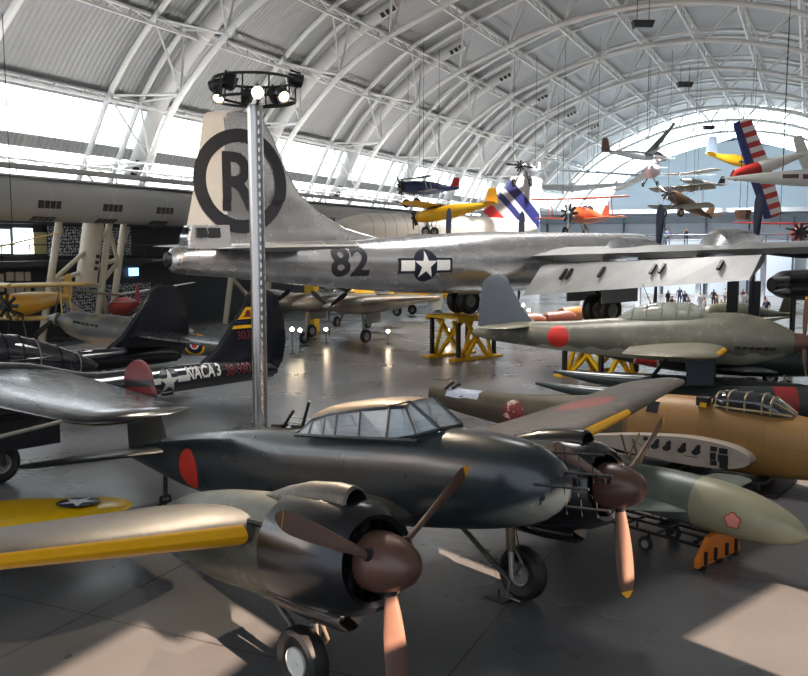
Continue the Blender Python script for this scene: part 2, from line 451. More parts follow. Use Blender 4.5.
# --- roof deck : corrugated white sheet on the outside of the trusses
m, nt, b = _nodes('corrugated_deck')
tc = nt.nodes.new('ShaderNodeTexCoord'); sp = nt.nodes.new('ShaderNodeSeparateXYZ'); nt.links.new(tc.outputs['Object'], sp.inputs[0])
wv = _math(nt, 'SINE', _math(nt, 'MULTIPLY', sp.outputs[1], 2*pi/.42))
nz = nt.nodes.new('ShaderNodeTexNoise'); nz.inputs['Scale'].default_value = .25; nt.links.new(tc.outputs['Object'], nz.inputs['Vector'])
c = _mix(nt, nz.outputs['Fac'], srgb(140, 140, 140), srgb(158, 158, 157))
c = _mix(nt, _math(nt, 'MULTIPLY', _math(nt, 'GREATER_THAN', wv, .72), .30), c, srgb(120, 120, 118))
nt.links.new(c, b.inputs['Base Color']); b.inputs['Roughness'].default_value = .55
bp = nt.nodes.new('ShaderNodeBump'); bp.inputs['Strength'].default_value = .6; bp.inputs['Distance'].default_value = .08
nt.links.new(wv, bp.inputs['Height']); nt.links.new(bp.outputs[0], b.inputs['Normal'])
M['deck'] = m
DO = offset_prof(4.4); D2 = offset_prof(4.9)
zc = lambda P, a, bz: [p for p in P if (a <= p.y <= bz)]
band_hi = (12.9, 15.4); band_lo = (9.6, 12.1); right_cut = 13.5
mb = MB()
def deck_strip(sel):
    idx = [i for i, p in enumerate(DO) if sel(p)]
    runs = []; 
    for i in idx:
        if runs and runs[-1][-1] == i-1: runs[-1].append(i)
        else: runs.append([i])
    for r in runs:
        if len(r) < 2: continue
        inn = [W(DO[i], Y_NEAR) for i in r]; out = [W(D2[i], Y_NEAR) for i in r][::-1]
        ring0 = inn+out; sh = Vector((0, Y_END-Y_NEAR, 0)); mb.loft([ring0, [p+sh for p in ring0]])
# denser profile near the window bands so the strips end at the right heights
def _dense(P):
    out = []
    for a, b_ in zip(P, P[1:]):
        for k in range(6): out.append(a+(b_-a)*k/6)
    return out+[P[-1]]
DO, D2 = _dense(DO), _dense(D2)
deck_strip(lambda p: (p.x < 0 and (p.y >= band_hi[1])) or (p.x >= 0 and p.y >= right_cut))
deck_strip(lambda p: p.x < 0 and band_lo[1] <= p.y <= band_hi[0])
deck_strip(lambda p: p.x < 0 and p.y <= band_lo[0])
struct(mb.build('ceiling', M['deck']))
# lit translucent window strips along the left side
m, nt, b = _nodes('daylight_panel')
tc = nt.nodes.new('ShaderNodeTexCoord'); sp = nt.nodes.new('ShaderNodeSeparateXYZ'); nt.links.new(tc.outputs['Object'], sp.inputs[0])
b.inputs['Base Color'].default_value = (.8, .85, .9, 1)
fr = _math(nt, 'FRACT', _math(nt, 'DIVIDE', sp.outputs[1], 1.5))
bar = _math(nt, 'LESS_THAN', fr, .05)
b.inputs['Emission Color'].default_value = (.86, .94, 1.0, 1)
nt.links.new(_math(nt, 'SUBTRACT', 2.5, _math(nt, 'MULTIPLY', bar, 2.0)), b.inputs['Emission Strength'])
M['daylight'] = m
for k, (a, z) in enumerate((band_hi, band_lo)):
    r = [i for i, p in enumerate(DO) if p.x < 0 and a-.15 <= p.y <= z+.15]
    mb = MB(); inn = [W(DO[i]*.7+D2[i]*.3, Y_NEAR) for i in r]; out = [W(DO[i]*.3+D2[i]*.7, Y_NEAR) for i in r][::-1]
    sh = Vector((0, Y_END-Y_NEAR, 0)); mb.loft([inn+out, [p+sh for p in inn+out]])
    struct(mb.build('window_%d' % (k+1), M['daylight']))

# --- one arched roof truss, repeated every 15 m
def make_truss():
    mb = MB(); step = 5.15; ph = 2.0
    lo = [W(p, 0) for p in PROF]
    keep = lambda p: p.x < 0 or p.y > 13.7          # right feet cut short to let the sunlight by, on wall brackets
    mb.path([p for p, q in zip(lo, PROF) if keep(q)][::3], .23, 8)
    up = offset_prof(3.9)
    for s_ in (-1.5, 1.5): mb.path([W(p, s_) for p in up if keep(p)][::3], .2, 6)
    ft = [q for q in PROF if keep(q)][-1]
    for s_ in (-1.5, 0, 1.5): mb.beam((XC+ft.x-.4, s_, 13.62), (20.5, s_, 13.62), .25, .3)
    Lp = arc_pts(0, step, ph);
    Up = [p for p in arc_pts(3.9, step, ph+step/2)]
    for i, p in enumerate(Lp):
        for q in (Up[i-1] if i else None, Up[i] if i < len(Up) else None):
            if q is None or not (keep(p) and keep(q)): continue
            for s_ in (-1.5, 1.5): mb.tube(W(p, 0), W(q, s_), .085, n=6)
    Up = [q for q in Up if keep(q)]; Lp = [q for q in Lp if keep(q)]
    for q in Up: mb.tube(W(q, -1.5), W(q, 1.5), .09, n=6)
    for p in Lp:                                   # splice sleeves at the joints
        mb.tube(W(p, 0)-Vector((.01, 0, .01)), W(p, 0)+Vector((.01, 0, .01)), .3, n=8)
    return mb.build('roof_truss', M['white_metal'])
TRUSS_Y = [47.6+15*k for k in range(-3, 9)]
t0 = make_truss(); struct(t0); t0.location = (0, TRUSS_Y[0], 0)
for y in TRUSS_Y[1:]:
    t = t0.copy(); C.objects.link(t); t.location = (0, y, 0)
# --- lattice purlins running lengthwise under the deck
def make_purlin(a, b_):
    mb = MB(); A = Vector((a.x, 0, a.y)); B = Vector((b_.x, 0, b_.y)); L = Y_END-Y_NEAR-.4
    o = Vector((XC, Y_NEAR+.2, 0)); dy = Vector((0, 1, 0))
    mb.beam(o+A, o+A+dy*L, .16, .16); mb.beam(o+B, o+B+dy*L, .26, .16)
    n = int(L/2.5)
    for k in range(n):
        y = k*L/n
        mb.tube(o+B+dy*y, o+A+dy*(y+L/n/2), .05, n=5); mb.tube(o+A+dy*(y+L/n/2), o+B+dy*(y+L/n), .05, n=5)
    return struct(mb.build('roof_beam', M['white_metal'], smooth=0))
_pa = arc_pts(3.0, 5.15, 2.0+5.15/2); _pb = arc_pts(4.15, 5.15, 2.0+5.15/2)
for a, b_ in zip(_pa, _pb):
    if a.x > 0 and a.y < 13: continue
    if a.y < 4: continue
    make_purlin(a, b_)
# --- air ducts climbing the arches, each with a trio of dark outlets at both ends
def make_arch_duct(s0, s1):
    P = offset_prof(3.2); n = len(P)
    L = [0]
    for a, b_ in zip(PROF, PROF[1:]): L.append(L[-1]+(b_-a).length)
    seg = [W(P[i], 0) for i in range(n) if s0 <= L[i] <= s1]
    mb = MB(); mb.path(seg, .56, 20)
    t = tag(mb.build('roof_duct', M['roof_white']), 'white round air duct curving up the roof trusses', 'duct', 'air ducts curving along the arches')
    for end, nx in ((0, 1), (-1, -2)):
        e, d = seg[end], (seg[nx]-seg[end]).normalized()
        inward = Vector((-XC+e.x, 0, e.z)) ; nin = (Vector((XC, 0, 6))-e).normalized(); nin = (nin-d*nin.dot(d)).normalized()
        nin = (nin-Vector((0, .9, 0))).normalized(); side = d.cross(nin)
        v = MB()
        for k in range(3):
            c_ = e+d*(.35+k*.5)+nin*.54; rot = Matrix((d, side, nin)).transposed()
            v.box(c_, (.34, .42, .12), rot=rot)
        v.build('duct_vent', M['black'], t, smooth=0)
    for k in range(2, len(seg)-2, 5):
        d = (seg[k+1]-seg[k]).normalized(); r_ = MB(); r_.tube(seg[k]-d*.05, seg[k]+d*.05, .59, n=20); r_.build('duct_band', M['white_metal'], t)
    return t
d0 = make_arch_duct(9.5, 28.5); d0.location = (0, TRUSS_Y[3]+2.6, 0)
for y in [TRUSS_Y[k] for k in (4, 5, 6, 7, 8, 9)]:
    d = d0.copy(); C.objects.link(d); d.location = (0, y+2.6, 0)
    for ch in d0.children:
        q = ch.copy(); C.objects.link(q); q.parent = d
# black ridge boxes with added fill lights; the nearer, unseen boxes are added too
for u, v, Y in ((643, 19, 76.5), (685, 80, 106.5), (709, 117, 146), (610, -30, 61.5), (560, -90, 44.0), (500, -200, 26.0)):
    p = at_y(u, v, Y); w = .9; p.z = min(p.z, 24.2)
    s = root('ridge_box', {19: 'black box with an added fill light at the ridge, nearest of the three in view', 80: 'black box with an added fill light at the ridge, middle of the three', 117: 'black box with an added fill light at the ridge, furthest of the three', -30: 'added fill-light box at the ridge just out of view', -90: 'added unseen fill-light box at the ridge above the silver bomber', -200: 'added unseen fill-light box at the ridge above the dark green warplane'}[v], 'lamp', p, (0, 0, CAM_A), 'black boxes under the roof ridge')
    ld = bpy.data.lights.new('ridge_fill_light', 'SPOT'); ld.spot_size = R(112); ld.spot_blend = .7; ld.shadow_soft_size = .7 if v > 0 else 2.5; ld.energy = {19: 50000, 80: 85000, 117: 380000, -30: 30000, -90: 11000, -200: 7000}[v]; ld.color = (1.0, .97, .94) if v != 117 else (.84, .93, 1.0)
    lo = bpy.data.objects.new('ridge_fill_light', ld); C.objects.link(lo); lo.location = p-Vector((0, 0, ld.shadow_soft_size+.35))
    mb = MB(); mb.loft([[Vector((sx*w*k, sy*.45*k, z)) for sx, sy in ((-1, -1), (1, -1), (1, 1), (-1, 1))] for k, z in ((.8, -.3), (1, .3))]); mb.build('cabinet', M['black'], s, smooth=0)
    h = MB()
    for sx in (-.5, .5): h.tube((sx, 0, .3), (sx, 0, 2.2), .03, n=5)
    h.build('hanger', M['dark'], s)

# --- end wall with a lit arc window under the roof line
inner = [at_y(u, v, 168) for u, v in ((585, 246), (600, 225), (612, 195), (640, 170), (690, 150), (740, 139))]
IN = [Vector((p.x-XC, p.z)) for p in inner]
IN += [Vector((0, 24.9))]+[Vector((-p.x, p.y)) for p in IN[::-1] if p.x < -1.5]
IN = _catmull(IN, 6)
M['end_wall'] = mat('end_wall_blue_white', srgb(214, 232, 244), .6, 0, .04, .1)
mb = MB(); ys = (Y_END, Y_END+.4)
ring = [Vector((XC+p.x, 0, p.y)) for p in IN]; ring += [Vector((ring[-1].x, 0, 0)), Vector((ring[0].x, 0, 0))]
mb.prism(ring, lambda p: p+Vector((0, ys[0], 0)), lambda p: p+Vector((0, ys[1], 0)))
struct(mb.build('wall_end', M['end_wall'], smooth=0))
M['arc_light'] = emit('arc_window_daylight', (.80, .93, 1.0), 3.0)
mb = MB(); a = [W(p, 0) for p in D2 if p.y > 0]; 
mb.prism(a, lambda p: p+Vector((0, Y_END+.6, 0)), lambda p: p+Vector((0, Y_END+.9, 0)))
struct(mb.build('window_3', M['arc_light'], smooth=0))
mb = MB()
for k in range(4, len(IN)-4, 3):
    p = IN[k]; q = (p*1.0); d = Vector((p.x, p.y-3)).normalized()
    mb.beam((XC+p.x, Y_END+.3, p.y), (XC+p.x+d.x*7, Y_END+.3, p.y+d.y*7), .18, .18)
struct(mb.build('trim_1', M['white_metal'], smooth=0))
# --- unseen right wall, its openings shaped to throw the sun patches
M['wall'] = mat('side_wall_grey', srgb(150, 152, 155), .7, 0, .05, .3)
RX = 20.5
EL = R(22); AZ = R(26.0)
SUN_D = Vector((-cos(EL)*cos(AZ), cos(EL)*sin(AZ), -sin(EL)))   # travel direction of the sunlight
sun_slots = [(-9.0, -4.25, 12.3, 13.4), (-4.25, -2.65, 12.3, 12.97), (-1.9, -.6, 12.5, 13.3), (1.66, 2.2, 11.0, 12.3), (2.35, 6.0, 5.5, 9.9), (7.4, 10.6, 5.5, 9.1), (12.6, 16.4, 5.5, 9.3)]   # y0, y1, z0, z1
ycuts = sorted({Y_NEAR, 168.0, *[w for a in sun_slots for w in a[:2]]}); zcuts = sorted({0.0, 15.6, *[w for a in sun_slots for w in a[2:]]})
mb = MB(); fr = MB()
for y0, y1 in zip(ycuts, ycuts[1:]):
    for z0, z1 in zip(zcuts, zcuts[1:]):
        cy, cz = (y0+y1)/2, (z0+z1)/2
        if any(a[0] < cy < a[1] and a[2] < cz < a[3] for a in sun_slots): continue
        mb.box((RX, cy, cz), (.3, y1-y0, z1-z0))
mb.loft([[Vector((RX+o, y, z)) for y, z in ((2.35, 9.9), (2.35, 9.95), (6.05, 9.95), (6.05, 9.33))] for o in (-.15, .15)])  # wedge added to slant the edge of a sun patch
struct(mb.build('wall_right', M['wall'], smooth=0))
# ================================================================ twin-engined dark green night fighter (foreground)
GREEN = srgb(40, 46, 42)
HINO = srgb(205, 48, 30)
M['gk_fus'] = mat('dark_green_fuselage', srgb(36, 44, 48), .30, .0, .18, 1.6, panel=(1.1, 1.3, .30), rvar=.08, coat=.25,
                  overlays=[('disc', 'xz', -8.62, .24, .41, HINO)], spots=((.06, .065, .05), 5, .66))
M['gk_wing'] = mat('dark_green_wing_worn', srgb(84, 76, 66), .46, .05, .2, 2.2, panel=(1.4, .9, .25), rvar=.1, spots=(srgb(118, 104, 88), 7, .62),
                   overlays=[('disc', 'xy', -3.7, 6.1, .62, srgb(150, 70, 58), .2), ('disc', 'xy', -3.7, -6.1, .62, srgb(150, 70, 58), .2)])
M['gk_yellow'] = mat('identification_yellow', srgb(238, 172, 8), .38, 0, .05, 3)
M['gk_nac'] = mat('nacelle_green_worn', srgb(86, 88, 76), .36, .15, .2, 2, panel=(.9, .9, .25), rvar=.1, spots=(srgb(120, 112, 92), 5, .6))
M['gk_cowl'] = mat('cowling_black_blue', srgb(26, 27, 30), .26, .1, .2, 2, coat=.3)
M['gk_prop'] = mat('brown_propeller_primer', srgb(96, 70, 58), .42, 0, .08, 5)
M['gk_spin'] = mat('brown_spinner', srgb(92, 64, 54), .34, .1, .08, 4)
M['gk_tail'] = mat('fin_dark_green', srgb(40, 45, 42), .36, 0, .15, 2, overlays=[('slant', 'xz', 0, 2.02, 9, srgb(120, 40, 42)), ('slant', 'xz', 0, 1.86, 2.02, srgb(38, 34, 40)), ('slant', 'xz', 0, 1.70, 1.86, srgb(120, 40, 42))])
M['gk_roof'] = mat('canopy_roof_tan', srgb(150, 126, 98), .45, .15, .15, 5, spots=(srgb(90, 80, 66), 9, .62))
GX, GY, GZ, GPS, GTH = -2.858, 10.589, 2.319, R(-22.3), R(7.39)
M['gk_leg'] = mat('gear_leg_worn_steel', srgb(112, 100, 84), .35, .6, .15, 8)
gk = plane_root('night_fighter', 'dark green twin-engined warplane with brown propellers and red disc, in front', 'airplane', GX, GY, GZ, GPS, GTH)
gf = Fus([(.36, .03, .53, .45, 2), (.30, .20, .70, .28, 2), (.18, .31, .83, .16, 2), (0, .40, .95, .05, 2), (-.34, .49, 1.06, -.06, 2.1), (-1, .57, 1.16, -.17, 2.2),
          (-1.8, .61, 1.20, -.24, 2.3), (-3, .62, 1.17, -.32, 2.3), (-5, .59, 1.10, -.36, 2.2), (-6.5, .52, 1.06, -.38, 2.3), (-8, .42, .98, -.32, 2.4),
          (-9, .34, .89, -.23, 2.4), (-10, .25, .78, -.09, 2.3), (-11, .15, .64, .08, 2), (-12, .04, .46, .26, 2)])
mb = MB(); gf.mesh(mb, 36, .2); mb.build('fuselage', M['gk_fus'], gk)
def gk_wm(y, cf, up): return 1 if (3.05 < y < 5.95 and cf < (.022 if up else .085)) else 0
for s in (-1, 1):
    mb = MB(); wing(mb, [(.3, -2.0, 3.9, -.02, .145, 0), (2.3, -2.2, 3.5, .14, .15, 0), (3.0, -2.3, 3.25, .25, .175, 0), (5.95, -2.52, 2.35, .60, .16, 0), (8.3, -2.70, 1.65, .93, .12, 0)], 18, 10, gk_wm, side=s, round_tip=.45)
    mb.build('wing', [M['gk_wing'], M['gk_yellow']], gk)
    mb = MB(); wing(mb, [(0, -9.75, 1.75, .50, .10, 0), (2.4, -10.45, 1.05, .55, .09, 0)], 12, 5, side=s, round_tip=.5); mb.build('tailplane', M['gk_tail'], gk)
    # --- engine nacelle
    yc = 2.32*s
    nac = Fus([(-2.05, .66, .64, -.68, 2), (-2.8, .64, .62, -.74, 2), (-3.8, .55, .58, -.74, 2), (-4.8, .38, .46, -.62, 2), (-5.7, .08, .22, -.36, 2)])
    mb = MB(); nac.mesh(mb, 32, .25, yc); n_o = mb.build('nacelle', M['gk_nac'], gk)
    mb = MB()
    mb.shell([(-2.1, .62), (-2.1, .71), (-1.75, .725), (-1.3, .72), (-.95, .68), (-.72, .60), (-.66, .53), (-.70, .47), (-.9, .45), (-1.2, .5)], (0, yc, 0), 'x', 40,
             mfn=lambda i, j: 0)
    cw = mb.build('engine_cowling', M['gk_cowl'], gk)
    mb = MB(); mb.lathe([(-1.3, .5), (-1.28, .2), (-1.1, .16), (-.8, .14)], (0, yc, 0), 'x', 24)
    for k in range(14):
        a = 2*pi*k/14; u = Vector((0, cos(a), sin(a)))
        mb.tube(Vector((-1.15, yc, 0))+u*.16, Vector((-1.15, yc, 0))+u*.46, .075, n=8)
        for q in range(5): mb.tube(Vector((-1.15, yc, 0))+u*(.24+q*.04), Vector((-1.15, yc, 0))+u*(.255+q*.04), .095, n=10)
    mb.build('engine', M['dark'], cw, loc=(0, 0, 0))
    mb = MB()     # carburettor intake hump on top of the cowling
    rr = []
    for x, h, w in ((-.98, .20, .20), (-1.3, .22, .22), (-1.8, .20, .23), (-2.3, .12, .20), (-2.75, .01, .12)):
        rr.append([Vector((x, yc+w*cos(a), .58+(h+.03)*sin(a)*1.15)) for a in [pi*k/12 for k in range(13)]])
    mb.loft(rr, False, False, closed=False); mb.loft([[p for p in rr[0]], [Vector((-.95, yc+(p.y-yc)*.86, .58+(p.z-.58)*.86)) for p in rr[0]]], False, False, closed=False)
    mb.loft([[Vector((-.95, yc+(p.y-yc)*.86, .58+(p.z-.58)*.86)) for p in rr[0]], [Vector((-1.6, yc+(p.y-yc)*.8, .58+(p.z-.58)*.8)) for p in rr[0]]], False, True, closed=False, m=1)
    mb.build('air_intake', [M['gk_cowl'] if s > 0 else M['gk_wing'], M['black']], cw, loc=(0, 0, 0))
    mb = MB()     # oil cooler under the cowling
    rr = []; cen = lambda x, w, h, z: [Vector((x, yc+.02+w*cos(2*pi*k/20), z+h*sin(2*pi*k/20))) for k in range(20)]
    mb.loft([cen(-1.5, .11, .085, -.80), cen(-1.32, .17, .13, -.80), cen(-1.28, .185, .145, -.80), cen(-1.32, .20, .16, -.80), cen(-1.9, .22, .18, -.77), cen(-2.8, .18, .14, -.72), cen(-3.5, .04, .04, -.70)], True, True,
            mfn=lambda i, j: 1 if i == 0 else 0)
    mb.build('oil_cooler', [M['gk_cowl'], M['black']], n_o, loc=(0, 0, 0))
    mb = MB()
    for q in range(2): mb.tube((-2.12-.12*q, yc-.50*1, .36+.0*q), (-2.32-.12*q, yc-.56, .40), .05, n=8)
    mb.build('exhaust_stub', M['dark'], n_o, loc=(0, 0, 0))
    # --- propeller
    mb = MB(); mb.lathe([(0, .0), (-.015, .07), (-.06, .145), (-.14, .215), (-.26, .275), (-.42, .325), (-.58, .35), (-.70, .35), (-.72, .30)], (0, yc, 0), 'x', 40)
    sp_o = mb.build('spinner', M['gk_spin'], gk)
    for ang, bd in ((60, (.90, .935)), (-60, (.93, 1.0)), (180, (.93, 1.0))):
        mb = MB(); blade(mb, (-.48, yc, 0), R(ang), .26, 1.68, .30, (56, 18), 1, bd)
        mb.build('propeller_blade', [M['gk_prop'], M['gk_yellow']], gk)
    for ang in (60, -60, 180):
        mb = MB(); u = Vector((0, -sin(R(ang)), cos(R(ang)))); mb.tube(Vector((-.48, yc, 0))+u*.2, Vector((-.48, yc, 0))+u*.37, .095, .075, n=14)
        mb.build('blade_root_collar', M['dark'], sp_o, loc=(0, 0, 0))
    # --- main undercarriage
    zg = (-2.319+2.45*sin(GTH))/cos(GTH); wy = 2.26*s; wc = Vector((-2.45, wy, zg+.45))
    wheel('main_wheel', gk, wc, .455, .30, M['rubber'], M['white'] if s < 0 else M['hub_grey'], hubr=.44)
    sy = wy - .27*s if s > 0 else wy + .27
    mb = MB(); top = Vector((-2.40, sy, -.62)); bot = Vector((-2.45, sy, wc.z+.02))
    mb.tube(top, top*.45+bot*.55, .075, n=14); mb.tube(top*.45+bot*.55, bot, .052, n=12, m=1)
    mb.tube(top*.5+bot*.5-Vector((0, 0, .03)), top*.45+bot*.55, .09, n=14)
    mb.tube(bot, (wc.x, wc.y, bot.z), .045, n=10, m=1)
    mb.path([top*.5+bot*.5+Vector((.08, 0, 0)), bot+Vector((.24, 0, .22)), bot+Vector((.06, 0, .02))], .025, 6)      # torque link
    mb.path([top+Vector((.07, .03, 0)), top+Vector((.10, .05, -.4)), bot+Vector((.12, .05, .3)), bot+Vector((.05, .1*s, .05))], .012, 6, m=2)   # brake line
    lg = mb.build('landing_gear_leg', [M['gk_leg'], M['steel'], M['black']], gk)
    mb = MB(); mb.tube((-3.75, sy+.02*s, -.70), (-2.62, sy+.02*s, zg+.44), .045, n=8); mb.build('drag_strut', M['gk_nac'], lg, loc=(0, 0, 0))
    mb = MB(); p = Vector((-2.62, sy, zg+.44))
    mb.path([p, p+Vector((.10, 0, -.08)), (-2.60, sy, zg+.09), (-2.32, sy, zg+.05)], .018, 6); mb.build('tie_down_rod', M['steel'], lg, loc=(0, 0, 0))
    for q, yy in ():
        mb = MB(); mb.loft([[Vector((x, yc+yy+(.05 if yy > 0 else -.05)*k, z)) for x, z in ((-2.5, -.66), (-4.3, -.66), (-4.2, -1.0), (-2.9, -1.02))] for k in (0, .3)])
        mb.build('gear_door', M['gk_nac'], gk, smooth=0)
# fin
mb = MB(); wing(mb, [(.30, -9.55, 2.45, 0, .085, 0), (.72, -10.1, 1.9, 0, .085, 0), (2.05, -10.50, 1.42, 0, .08, 0)], 12, 6, vertical=True, round_tip=.42)
mb.build('tail_fin', M['gk_tail'], gk)
# cockpit canopy
sec = [(-1.62, 1.20, 1.22, .20), (-2.15, 1.53, 1.61, .34), (-2.7, 1.50, 1.625, .40), (-3.3, 1.46, 1.59, .41), (-3.8, 1.41, 1.55, .40), (-4.3, 1.31, 1.46, .38), (-4.66, 1.15, 1.25, .30)]
mb = MB(); rings = []
def _sh(x):
    xs = [q[0] for q in sec][::-1]
    return [_pchip(xs, [q[k] for q in sec][::-1], x) for k in (1, 2, 3)]
for i in range(25):
    x = -2.12-(4.66-2.12)*i/24; zs, zt, w = _sh(x)
    arc = [Vector((x, w*cos(a), zs+(zt-zs)*sin(a))) for a in [pi*k/14 for k in range(15)]]
    rings.append(arc+[Vector((p.x, p.y*.93, p.z-.03)) for p in arc[::-1]])
mb.loft(rings); mb.build('canopy_roof', M['gk_roof'], gk)
fr = MB(); SX = [-2.42, -3.04, -3.62, -3.93, -4.3]
SIL = lambda x: 1.07
for s in (-1, 1):
    side = lambda x, s=s: (Vector((x, s*.50, SIL(x))), Vector((x, s*_sh(x)[2], _sh(x)[0])))
    fr.path([side(x)[0] for x in (-1.75, -2.15, -3, -4, -4.5, -4.68)], .035, 6)
    fr.path([side(x)[1] for x in (-2.13, -2.6, -3, -3.8, -4.3, -4.62)], .028, 6)
    for x in SX: fr.tube(side(x)[0], side(x)[1], .026, n=6)
    fr.tube(side(-4.68)[0], side(-4.62)[1], .03, n=6)
    a, b_ = side(-2.42); f0 = Vector((-1.58, s*.22, 1.20)); t0_ = Vector((-2.12, s*.24, 1.58))
    fr.tube(f0, t0_, .028, n=6); fr.tube(f0, side(-1.9)[0]+Vector((0, 0, .05)), .03, n=6); fr.tube(b_, t0_, .03, n=6); fr.tube((-1.85, s*.43, 1.12), (-2.13, s*.34, 1.52), .02, n=6)
    for x0, x1 in zip(SX, SX[1:]):
        pn = MB(); q = [side(x0)[0], side(x1)[0], side(x1)[1], side(x0)[1]]; d = Vector((0, s*.012, 0))
        pn.prism(q, lambda p: p-d, lambda p: p+d); pn.build('side_window', M['glass'], gk, smooth=0)
    pn = MB(); q = [side(-4.3)[0], side(-4.66)[0], side(-4.6)[1], side(-4.3)[1]]; pn.prism(q, lambda p: p-d, lambda p: p+d); pn.build('side_window', M['glass'], gk, smooth=0)
    pn = MB(); q = [f0, a, b_, t0_]; d2 = Vector((.006, s*.01, 0)); pn.prism(q, lambda p: p-d2, lambda p: p+d2); pn.build('windscreen_pane', M['glass'], gk, smooth=0)
pn = MB(); q = [Vector((-1.58, -.22, 1.20)), Vector((-1.58, .22, 1.20)), Vector((-2.12, .24, 1.58)), Vector((-2.12, -.24, 1.58))]; d3 = Vector((.008, 0, .008))
pn.prism(q, lambda p: p-d3, lambda p: p+d3); pn.build('windscreen_pane', M['glass'], gk, smooth=0)
fr.tube((-1.58, -.22, 1.20), (-1.58, .22, 1.20), .03, n=6)
fr.build('canopy_frame', M['gk_fus'], gk)
mb = MB(); mb.box((-3.0, 0, 1.05), (.5, .55, .12)); mb.box((-3.25, 0, 1.25), (.12, .42, .5)); mb.box((-4.3, 0, 1.2), (.12, .42, .4)); mb.box((-2.2, 0, 1.22), (.1, .6, .16))
mb.build('cockpit_seat', M['dark'], gk, smooth=0)
# oblique guns behind the cockpit, aerials on the nose
for x in (-5.88, -5.27):
    g = MB(); g.tube((x, .03, 1.0), (x+(.46 if x < -5.5 else .34), .03, 1.38 if x < -5.5 else 1.55), .028, n=8)
    g.box((x, .03, 1.12), (.3, .16, .05)); g.build('oblique_gun', M['black'], gk)
for (x0, x1, y, z) in ((-.4, .70, .36, .85), (.15, 1.0, .06, .66), (-.1, .92, -.33, .57), (-.2, .95, .02, .24)):
    g = MB(); g.tube((x0, y, z), (x1, y, z), .018, n=6)
    for q in (.35, .55, .75): g.tube((x0+(x1-x0)*q+.1, y, z-.10), (x0+(x1-x0)*q+.1, y, z+.10), .007, n=5)
    g.build('radar_aerial', M['dark'], gk)
# tail wheel
zg = (-2.319+10.45*sin(GTH))/cos(GTH)
wheel('tail_wheel', gk, (-10.5, 0, zg+.19), .19, .15, M['rubber'], M['hub_grey'])
mb = MB(); mb.tube((-10.3, 0, .1), (-10.42, 0, zg+.46), .05, n=10)
for y in (-.11, .11): mb.tube((-10.42, y, zg+.46), (-10.5, y, zg+.19), .03, n=8)
mb.tube((-10.42, -.11, zg+.46), (-10.42, .11, zg+.46), .035, n=8)
mb.build('tail_wheel_leg', M['dark'], gk)
# floor plates the wheels are tied down to
for s in (-1, 1):
    bx = Vector((-2.45, (2.26-.27)*s, 0)); cx = GX+bx.x*cos(GPS)-bx.y*sin(GPS); cy = GY+bx.x*sin(GPS)+bx.y*cos(GPS)
    mb = MB(); mb.box((cx-.05, cy, .012), (.42, .30, .024), rot=Matrix.Rotation(GPS, 3, 'Z')); mb.tube((cx-.05, cy, .024), (cx-.05, cy, .16), .02, n=8)
    tag(mb.build('tie_down_plate', M['black'], smooth=0), 'black steel floor plate beside the %s wheel of the dark green warplane' % ('far main' if s > 0 else 'near main'), 'plate')
# ================================================================ silver four-engined bomber on yellow stands
BX, BY, BZ, BPS = -7.404, 51.513, 5.14, R(65.07)
M['b_black'] = mat('bomber_black_marking', (.012, .013, .018), .45, 0, .05, 3)
M['b_white'] = mat('bomber_white_marking', srgb(225, 225, 222), .4, 0, .03, 3)
M['b_navy'] = mat('bomber_blue_marking', srgb(26, 32, 48), .4, 0, .05, 3)
M['b_skin'] = mat('polished_bomber_skin', (.62, .62, .63), .26, .88, .08, .9, panel=(1.7, .62, .20), rvar=.08)
M['b_wing'] = mat('bomber_wing_skin', (.42, .42, .41), .40, .5, .08, 1.1, panel=(1.5, .7, .18), rvar=.08)
M['b_rudder'] = mat('rudder_fabric_silver', srgb(200, 196, 192), .5, .0, .05, 1.5)
M['b_prop'] = mat('bomber_propeller_blue_black', srgb(28, 36, 58), .35, .1, .08, 4)
bm_ = plane_root('bomber', 'large polished silver four-engined bomber with ringed letter on its tail fin', 'airplane', BX, BY, BZ, BPS, 0)
bf = Fus([(0, .06, .06, -.06, 2), (-.12, .45, .42, -.46, 2), (-.6, .95, .85, -.98, 2), (-1.6, 1.3, 1.2, -1.33, 2), (-3, 1.42, 1.36, -1.44, 2), (-14, 1.42, 1.36, -1.45, 2),
          (-17.5, 1.33, 1.22, -1.40, 2), (-19.7, 1.20, 1.08, -1.28, 2), (-23, 1.0, .95, -.98, 2), (-25.6, .83, .86, -.72, 2), (-28.2, .62, .78, -.42, 2), (-29.6, .50, .70, -.30, 2), (-30.1, .40, .60, -.20, 2), (-30.25, .12, .3, .1, 2)])
mb = MB(); bf.mesh(mb, 40, .5); mb.build('fuselage', M['b_skin'], bm_)
# fin with long dorsal fillet, and rudder
fz = [(.70, -20.2, 9.2), (1.03, -20.9, 8.6), (1.42, -22.6, 6.88), (1.98, -23.8, 5.55), (2.65, -24.73, 4.47), (3.56, -25.34, 3.71), (4.64, -25.85, 3.0), (5.25, -26.25, 2.5)]
def b_rud(z, cf, up):
    zs = [q[0] for q in fz]; i = max(k for k in range(len(fz)-1) if zs[k] <= max(z, zs[0]))
    t = (min(z, 5.25)-zs[i])/(zs[i+1]-zs[i]); xl = fz[i][1]+(fz[i+1][1]-fz[i][1])*t; c = fz[i][2]+(fz[i+1][2]-fz[i][2])*t
    return 1 if (xl-cf*c < -27.95 and z > 1.3) else 0
mb = MB(); wing(mb, [(z, x, c, 0, .055 if c > 5 else .09, 0) for z, x, c in fz], 80, 4, b_rud, vertical=True, round_tip=.3)
mb.build('tail_fin', [M['b_skin'], M['b_rudder']], bm_)
fin_y = lambda x, z: -(.045+.20*max(0, min(1, (x+29.3)/1.6))*max(0, min(1, (-25.0-x)/.6+.45)))
